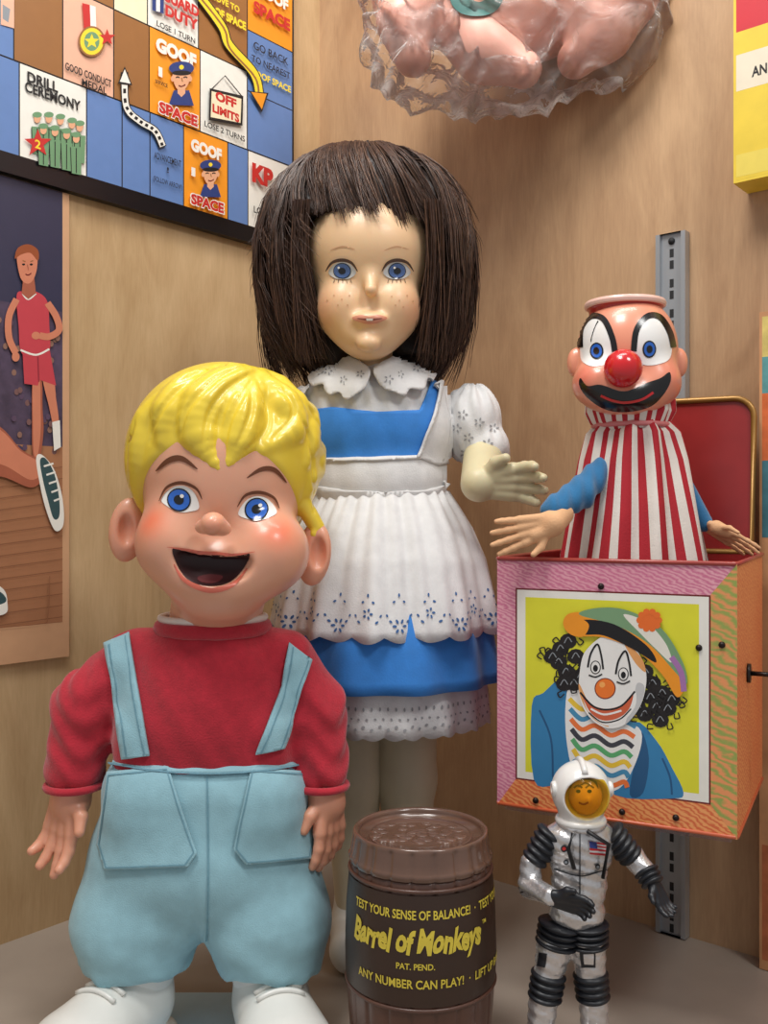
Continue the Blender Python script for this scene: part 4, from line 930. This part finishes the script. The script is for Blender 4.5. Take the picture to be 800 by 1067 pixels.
lathe('ruffle_collar',P(656,430,.645).x,.645,[(zp(450,.645),.022,.021),(zp(441,.645),.026,.024),(zp(430,.645),.029,.027),(zp(418,.645),.028,.026)],[SMW,SMR],cl,n=200,fold=lambda th,t:.0020*math.sin(th*12)*t,stripe=stp,solid=.0006)
mk('neck_ribbon',*torus(P(657,444,.645),ZZ,.0245,.0018,ry=.0235),M('ribbon_pink',(206,120,120),.6),cl)
BS=M('blue_felt',(36,108,156),.9,bump=.4,bscale=800,sheen=.3); FH=M('felt_flesh',(222,172,128),.85,bump=.3,bscale=900)
mk('sleeve',*surf(chain([P(626,490,.632),P(603,515,.617),P(577,531,.604)],[.0085,.0095,.0085]),.0012,.004,lambda Vv,X,Y,Z:Vv+.0007*np.sin(X*700)),BS,cl)
w=P(576,545,.598)
hh=hand(w,(-.95,-.05,-.24),(-.25,0,-1.0),(0,-1,.1),.044,.05,.16,fr=.85,curls=(.0,.05,.0,.05))
mk('hand',*surf(hh+[C(P(586,536,.604),w,.007,.0080)],.0009,.003),FH,cl)
mk('sleeve',*surf(chain([P(704,500,.640),P(733,545,.638)],[.009,.006]),.0014,.003),BS,cl)
mk('hand',*surf(hand(P(737,548,.635),(.9,-.05,-.5),(.3,-.8,.3),(0,0,-1),.040,.05,.05,fr=.6),.0008,.002),FH,cl)
# ================================================================ ASTRONAUT
an=thing('astronaut_figure','silver-suited toy astronaut with white helmet and amber visor','action figure',(P(595,900,.55).x,.55,0))
SU=M('silver_suit',(212,210,210),.26,metal=.7,var=.1,scale=120,bump=.6,bscale=300); BJ=M('black_rubber',(26,28,34),.4,var=.1); HW=M('helmet_white',(232,230,226),.25,coat=.5,var=.02)
a=.55
ap=[E(P(604,885,a),(.019,.0135,.018)),E(P(603,920,a),(.0160,.0125,.018)),E(P(601,950,a),(.0160,.0125,.010)),C(P(606,862,a),P(605,872,a),.010,.012),E(P(604,870,a),(.020,.012,.009))]
ap+=[(*c,.003) for c in chain([P(553,900,a),P(552,922,.548)],[.0062,.0062])+chain([P(552,924,.546),P(573,934,.530)],[.0062,.0052])+chain([P(660,893,a),P(672,908,.545)],[.0065,.006])]
ap+=[(*c,.003) for c in chain([P(578,984,a),P(572,1012,a)],[.0105,.0085])+chain([P(566,1042,a),P(560,1102,.552)],[.0085,.007])+chain([P(612,984,a),P(615,1012,a)],[.0105,.0085])+chain([P(618,1042,a),P(621,1102,.552)],[.0085,.007])]
AV=surf(ap,.0009,.005,lambda Vv,X,Y,Z:Vv+.0003*np.sin(Z*900+X*300)); bvA=BV(AV); mk('suit_body',*AV,SU,an)
def bellows(p,q,r1,r2,n):
    d=(q-p).normalized(); n2=n*8; pth=[p.lerp(q,i/n2) for i in range(n2+1)]
    return tube(pth,[(r1+(r2-r1)*i/n2)*(.82+.24*abs(math.sin(math.pi*i/8))) for i in range(n2+1)],24)
for p,q,r1,r2,n in((P(576,866,a),P(555,898,a),.0088,.0072,5),(P(634,866,a),P(659,894,a),.0088,.0072,5),(P(584,960,a),P(579,986,a),.0122,.0116,4),(P(611,960,a),P(612,986,a),.0122,.0116,4),(P(572,1012,a),P(567,1042,a),.0098,.0094,4),(P(615,1012,a),P(618,1042,a),.0098,.0094,4),
  (P(552,919,.548),P(555,929,.546),.0072,.007,2),(P(672,906,.545),P(681,922,.540),.0072,.0064,3)): mk('joint_bellows',*bellows(p,q,r1,r2,n),BJ,an)
mk('hand',*surf(hand(P(576,936,.528),(.95,-.2,-.15),(.1,-.3,.9),(0,-1,0),.026,.35,.05,fr=1.25,k=.0008),.0006,.001),BJ,an)
mk('hand',*surf(hand(P(681,920,.540),(.35,-.4,-.9),(-.8,-.5,0),(-.3,-.9,0),.022,.35,.05,fr=1.3,k=.0008),.0006,.001),BJ,an)
for x in(559,621):
    p=P(x,1100,.552); mk('boot',*surf([C(Vector((p.x,.555,.010)),Vector((p.x,.532,.0085)),.0085,.0095),C(Vector((p.x,.555,.010)),Vector((p.x,.553,.02)),.0085,.008)],.0009,.004,lambda Vv,X,Y,Z:smax(Vv,.0004-Z,.001)),SU,an)
hc=P(605,824,a)
def hpost2(Vv,X,Y,Z): return smax(Vv,-E(hc+Vector((.0015,-.0165,-.0010)),(.0135,.0165,.0120))[0](X,Y,Z),.0012)
mk('helmet',*surf([E(hc,(.0168,.0175,.0172)),C(hc-ZZ*.014,hc-ZZ*.0175,.0125,.0120)],.0007,.003,hpost2),HW,an)
mk('neck_seal',*torus(hc-ZZ*.0165,ZZ,.0125,.0022),HW,an); mk('helmet_ridge',*tube([hc+Vector((0,.0172*math.sin(t)*-1,.0172*math.cos(t)))*1.03 for t in np.linspace(-.9,.75,12)],.0018,8),HW,an)
for s in(-1,1): mk('ear_boss',*torus(hc+Vector((s*.016,-.003,.002)),(1,0,0),.003,.0016,16,6),HW,an)
fcn=hc+Vector((.0015,-.0045,-.001))
fc=surf([E(fcn,(.0095,.0095,.0112)),E(fcn+Vector((0,-.0095,-.001)),(.0015,.0018,.002))],.0006,.002); bvF=BV(fc)
fh=mk('face',*fc,M('tan_face',(226,160,110),.4),an)
decals('face_paint',[(stroke([(598,821),(602.5,818.5),(606.5,821)],1.8),BRW,.0002),(stroke([(610,821),(614,818.5),(618.5,821)],1.8),BRW,.0002),(el(602.5,824.5,2.4,1.8,n=10),KB,.0002),(el(614,824.5,2.4,1.8,n=10),KB,.0002),(stroke([(603,836),(608,838),(613,836)],2),M('face_lip',(150,50,40),.4),.0002),(cr([(594,822),(597,811),(608,806),(619,811),(623,822),(618,815),(608,813),(599,815)]),M('brown_painted_hair',(60,34,18),.5),.0003)],bvF,fh,1.2,dd=.53)
VIS=clearmat('amber_visor',(1.0,.80,.18),(.9,.66,.08),.06,0,20,.06,.6)
vs=[];nu,nv=18,12
for j in range(nv+1):
    for i in range(nu+1):
        x=-1+2*i/nu; y=-1+2*j/nv; s=1-.12*x*x*y*y
        th=x*.98*s; ph=y*.74*s; vs.append(hc+Vector((.0015+.0168*math.sin(th)*math.cos(ph)*.92,-.0184*math.cos(th)*math.cos(ph),-.0005+.0168*math.sin(ph)*.95)))
mk('visor',vs,[(j*(nu+1)+i,j*(nu+1)+i+1,(j+1)*(nu+1)+i+1,(j+1)*(nu+1)+i) for j in range(nv) for i in range(nu)],VIS,an)
FB=M('flag_blue',(34,50,120),.5); FRd=M('flag_red',(190,30,40),.5); FW=M('flag_white',(232,230,228),.5)
q=lambda u,v:(613+17*u+1*v,876+2*u+13*v)
fg=[([q(0,0),q(1,0),q(1,1),q(0,1)],FW,.0006)]+[([q(0,i/7),q(1,i/7),q(1,(i+1)/7),q(0,(i+1)/7)],FRd,.0009) for i in range(0,7,2)]+[([q(0,0),q(.45,0),q(.45,.55),q(0,.55)],FB,.0012)]
decals('flag_patch',fg,bvA,an,2,dd=.54)
for e_,r_ in(((588,884),3.5),((590,898),2.6),((622,902),2.5)): decals('suit_connector',[(el(*e_,r_,r_),BJ,.0008),(el(*e_,r_*.55,r_*.55),RED if r_>3 else GRY,.0011)],bvA,an,2,dd=.54)
decals('suit_zipper',[(stroke([(604,862),(604,950)],1.2,smooth=False),BJ,.0005)],bvA,an,2,dd=.54); decals('chest_strap',[(stroke([(578,905),(604,912),(632,905)],1.5),BJ,.0008)],bvA,an,2,dd=.54)
mk('hose',*tube([P(597,868,.534),P(592,885,.532),P(598,905,.534)],.0012,8),BJ,an); mk('hose',*tube([P(612,866,.534),P(634,880,.534),P(628,915,.536)],.0012,8),BJ,an)
mk('neck_ring',*torus(P(605,858,a),ZZ,.0125,.002),SU,an)
for it in([(stroke([(566,985),(588,990)],2.5),BJ,.0006)],[(stroke([(602,990),(624,988)],2.5),BJ,.0006)],[([(604,992),(620,991),(620,1008),(606,1008)],BJ,.0006),([(608,994),(618,993),(618,1004),(609,1004)],SU,.0010)],[([(562,992),(570,994),(568,1008),(560,1006)],BJ,.0006)]): decals('leg_marking',it,bvA,an,2,dd=.54)
# ================================================================ YELLOW BOX TOP RIGHT
bx=thing('yellow_game_box','yellow and red cardboard box with white lettered band','box',CO+BU*.5+ZZ*(HC+.235))
A=Art(CO+BN*.03,BU,ZZ); ub=A.uv(764,100)[0]; z0=A.uv(770,190)[1]
V=[]
for n in(.001,.03):
    for u,z in((ub,z0),(ub+.16,z0),(ub+.16,z0+.26),(ub,z0+.26)): V.append(CO+BU*u+ZZ*z+BN*n)
YB=M('box_yellow',(226,196,60),.5,var=.06); o=mk('box_body',V,[(3,2,1,0),(4,5,6,7),(0,1,5,4),(1,2,6,5),(2,3,7,6),(3,0,4,7)],YB,bx,smooth=False)
zz1,zz2,zz3=A.uv(780,92)[1],A.uv(780,54)[1],A.uv(780,30)[1]
A.rect(ub+.002,z0+.002,ub+.158,z0+.258,YB); A.rect(ub+.002,zz3,ub+.158,z0+.258,pm('box_red',(200,34,48))); A.rect(ub+.002,zz1,ub+.158,zz2,pm('band_white',(226,214,190))); A.rect(ub+.002,z0+.004,ub+.158,z0+.02,pm('pale_yellow',(226,204,90)))
A.text('AN',791,73,16,11,BLK,.03)
A.make('printed_front',bx)
# ================================================================ RIGHT EDGE PACKAGE
pk=thing('illustrated_toy_package','tall cardboard package in orange and teal against wood wall','box',CO+BU*.5)
A=Art(CO+BN*.018,BU,ZZ); ub=A.uv(791,500)[0]; zt2=A.uv(795,325)[1]
V=[]
for n in(.001,.018):
    for u,z in((ub,.0005),(ub+.12,.0005),(ub+.12,zt2),(ub,zt2)): V.append(CO+BU*u+ZZ*z+BN*n)
mk('box_body',V,[(3,2,1,0),(4,5,6,7),(0,1,5,4),(1,2,6,5),(2,3,7,6),(3,0,4,7)],M('package_tan',(206,150,104),.5,var=.15,scale=50),pk,smooth=False)
A.rect(ub+.001,.001,ub+.119,zt2-.001,M('package_tan'))
for k,(ya,yb,c) in enumerate(((330,372,(210,190,110)),(372,410,(90,150,150)),(410,480,(214,110,60)),(480,560,(70,120,130)),(880,1000,(190,110,70)))):
    A.rect(ub+.002,A.uv(795,yb)[1],ub+.118,A.uv(795,ya)[1],pm('pack%d'%k,c,var=.2))
A.make('printed_front',pk)
# ================================================================ BAGGED PINK DOLL
bag=thing('bagged_toy_doll','pink vinyl baby doll wrapped in crumpled clear plastic bag','bagged doll',P(530,100,.80))
PV=M('pink_vinyl',(230,172,154),.4,var=.06,scale=40,sss=.1); dp=.79
pp_=[E(P(545,6,dp),(.058,.035,.046)),E(P(440,-6,dp),(.042,.035,.044)),*chain([P(470,14,.775),P(505,52,.77),P(545,72,.765)],[.026,.024,.015]),*chain([P(600,4,.77),P(628,32,.765),P(600,62,.765)],[.026,.023,.015]),*chain([P(420,24,.775),P(430,60,.77)],[.022,.015]),E(P(652,-16,.76),(.028,.028,.038))]
bagd=mk('doll_body',*surf(pp_,.0028,.010),PV,bag)
bvP=BV(surf(pp_,.004,.010)); decals('painted_mark',[(cr([(468,-6),(474,10),(490,18),(512,16),(524,0),(516,-10),(500,4),(484,-2)]),M('teal_paint',(60,110,104),.5),.002)],bvP,bagd,3,dd=.75)
bp_=[E(P(530,2,.79),(.122,.050,.082)),E(P(442,48,.785),(.052,.038,.052)),E(P(624,22,.765),(.058,.036,.054)),E(P(515,78,.78),(.074,.032,.036))]
def bpost(Vv,X,Y,Z):
    w=np.abs(np.sin(X*75+30*Z+2.5*np.sin(Z*60)+1.5*np.sin(X*90)))*.006+np.abs(np.sin(Z*90-60*X+2*np.sin(X*80+Y*50)))*.004
    return Vv+w-.005
mk('plastic_bag',*surf(bp_,.0028,.006,bpost),clearmat('clear_plastic_film',(.97,.96,.95),(.85,.83,.8),.07,.9,38,.12,.9),bag)
ls=thing('printed_leaflet','pale blue and white printed leaflet lying flat on shelf','paper',(-.118,.60,0))
bbox('paper',(0,0,.0012),(.032,.055,.001),M('pale_blue_card',(176,208,226),.5),ls,.0003,world=False)
bbox('blue_strip',(0,-.03,.0024),(.032,.004,.0002),M('strip_blue',(40,110,170),.5),ls,0,world=False)
# ================================================================ lights, camera
def area(name,loc,tgt,size,e,col=(1,1,1),sy=None):
    l=bpy.data.lights.new(name,'AREA'); l.energy=e; l.size=size; l.color=col
    if sy: l.shape='RECTANGLE'; l.size_y=sy
    o=bpy.data.objects.new(name,l); link(o); o.location=loc; o.rotation_euler=(Vector(tgt)-Vector(loc)).to_track_quat('-Z','Y').to_euler()
area('ceiling_light',(-.25,.15,1.5),(0,.75,.3),.35,9.5,(1,.98,.95)); area('ceiling_light',(.55,-.1,1.3),(0,.75,.3),.25,5,(1,.99,.97)); area('case_light',(.05,.55,1.1),(0.05,.8,.2),.5,2.2,(1,.97,.93),.1)
w=bpy.data.worlds.new('world'); bpy.context.scene.world=w; w.use_nodes=True; bg=w.node_tree.nodes['Background']; bg.inputs[0].default_value=(.96,.97,1,1); bg.inputs[1].default_value=.40
c=bpy.data.cameras.new('camera'); c.sensor_fit='HORIZONTAL'; c.sensor_width=36; c.lens=45; c.clip_start=.01
co=bpy.data.objects.new('camera',c); link(co); co.location=CAM; co.rotation_euler=(math.pi/2,0,0); bpy.context.scene.camera=co
try: bpy.context.scene.view_settings.view_transform='Standard'
except Exception: pass
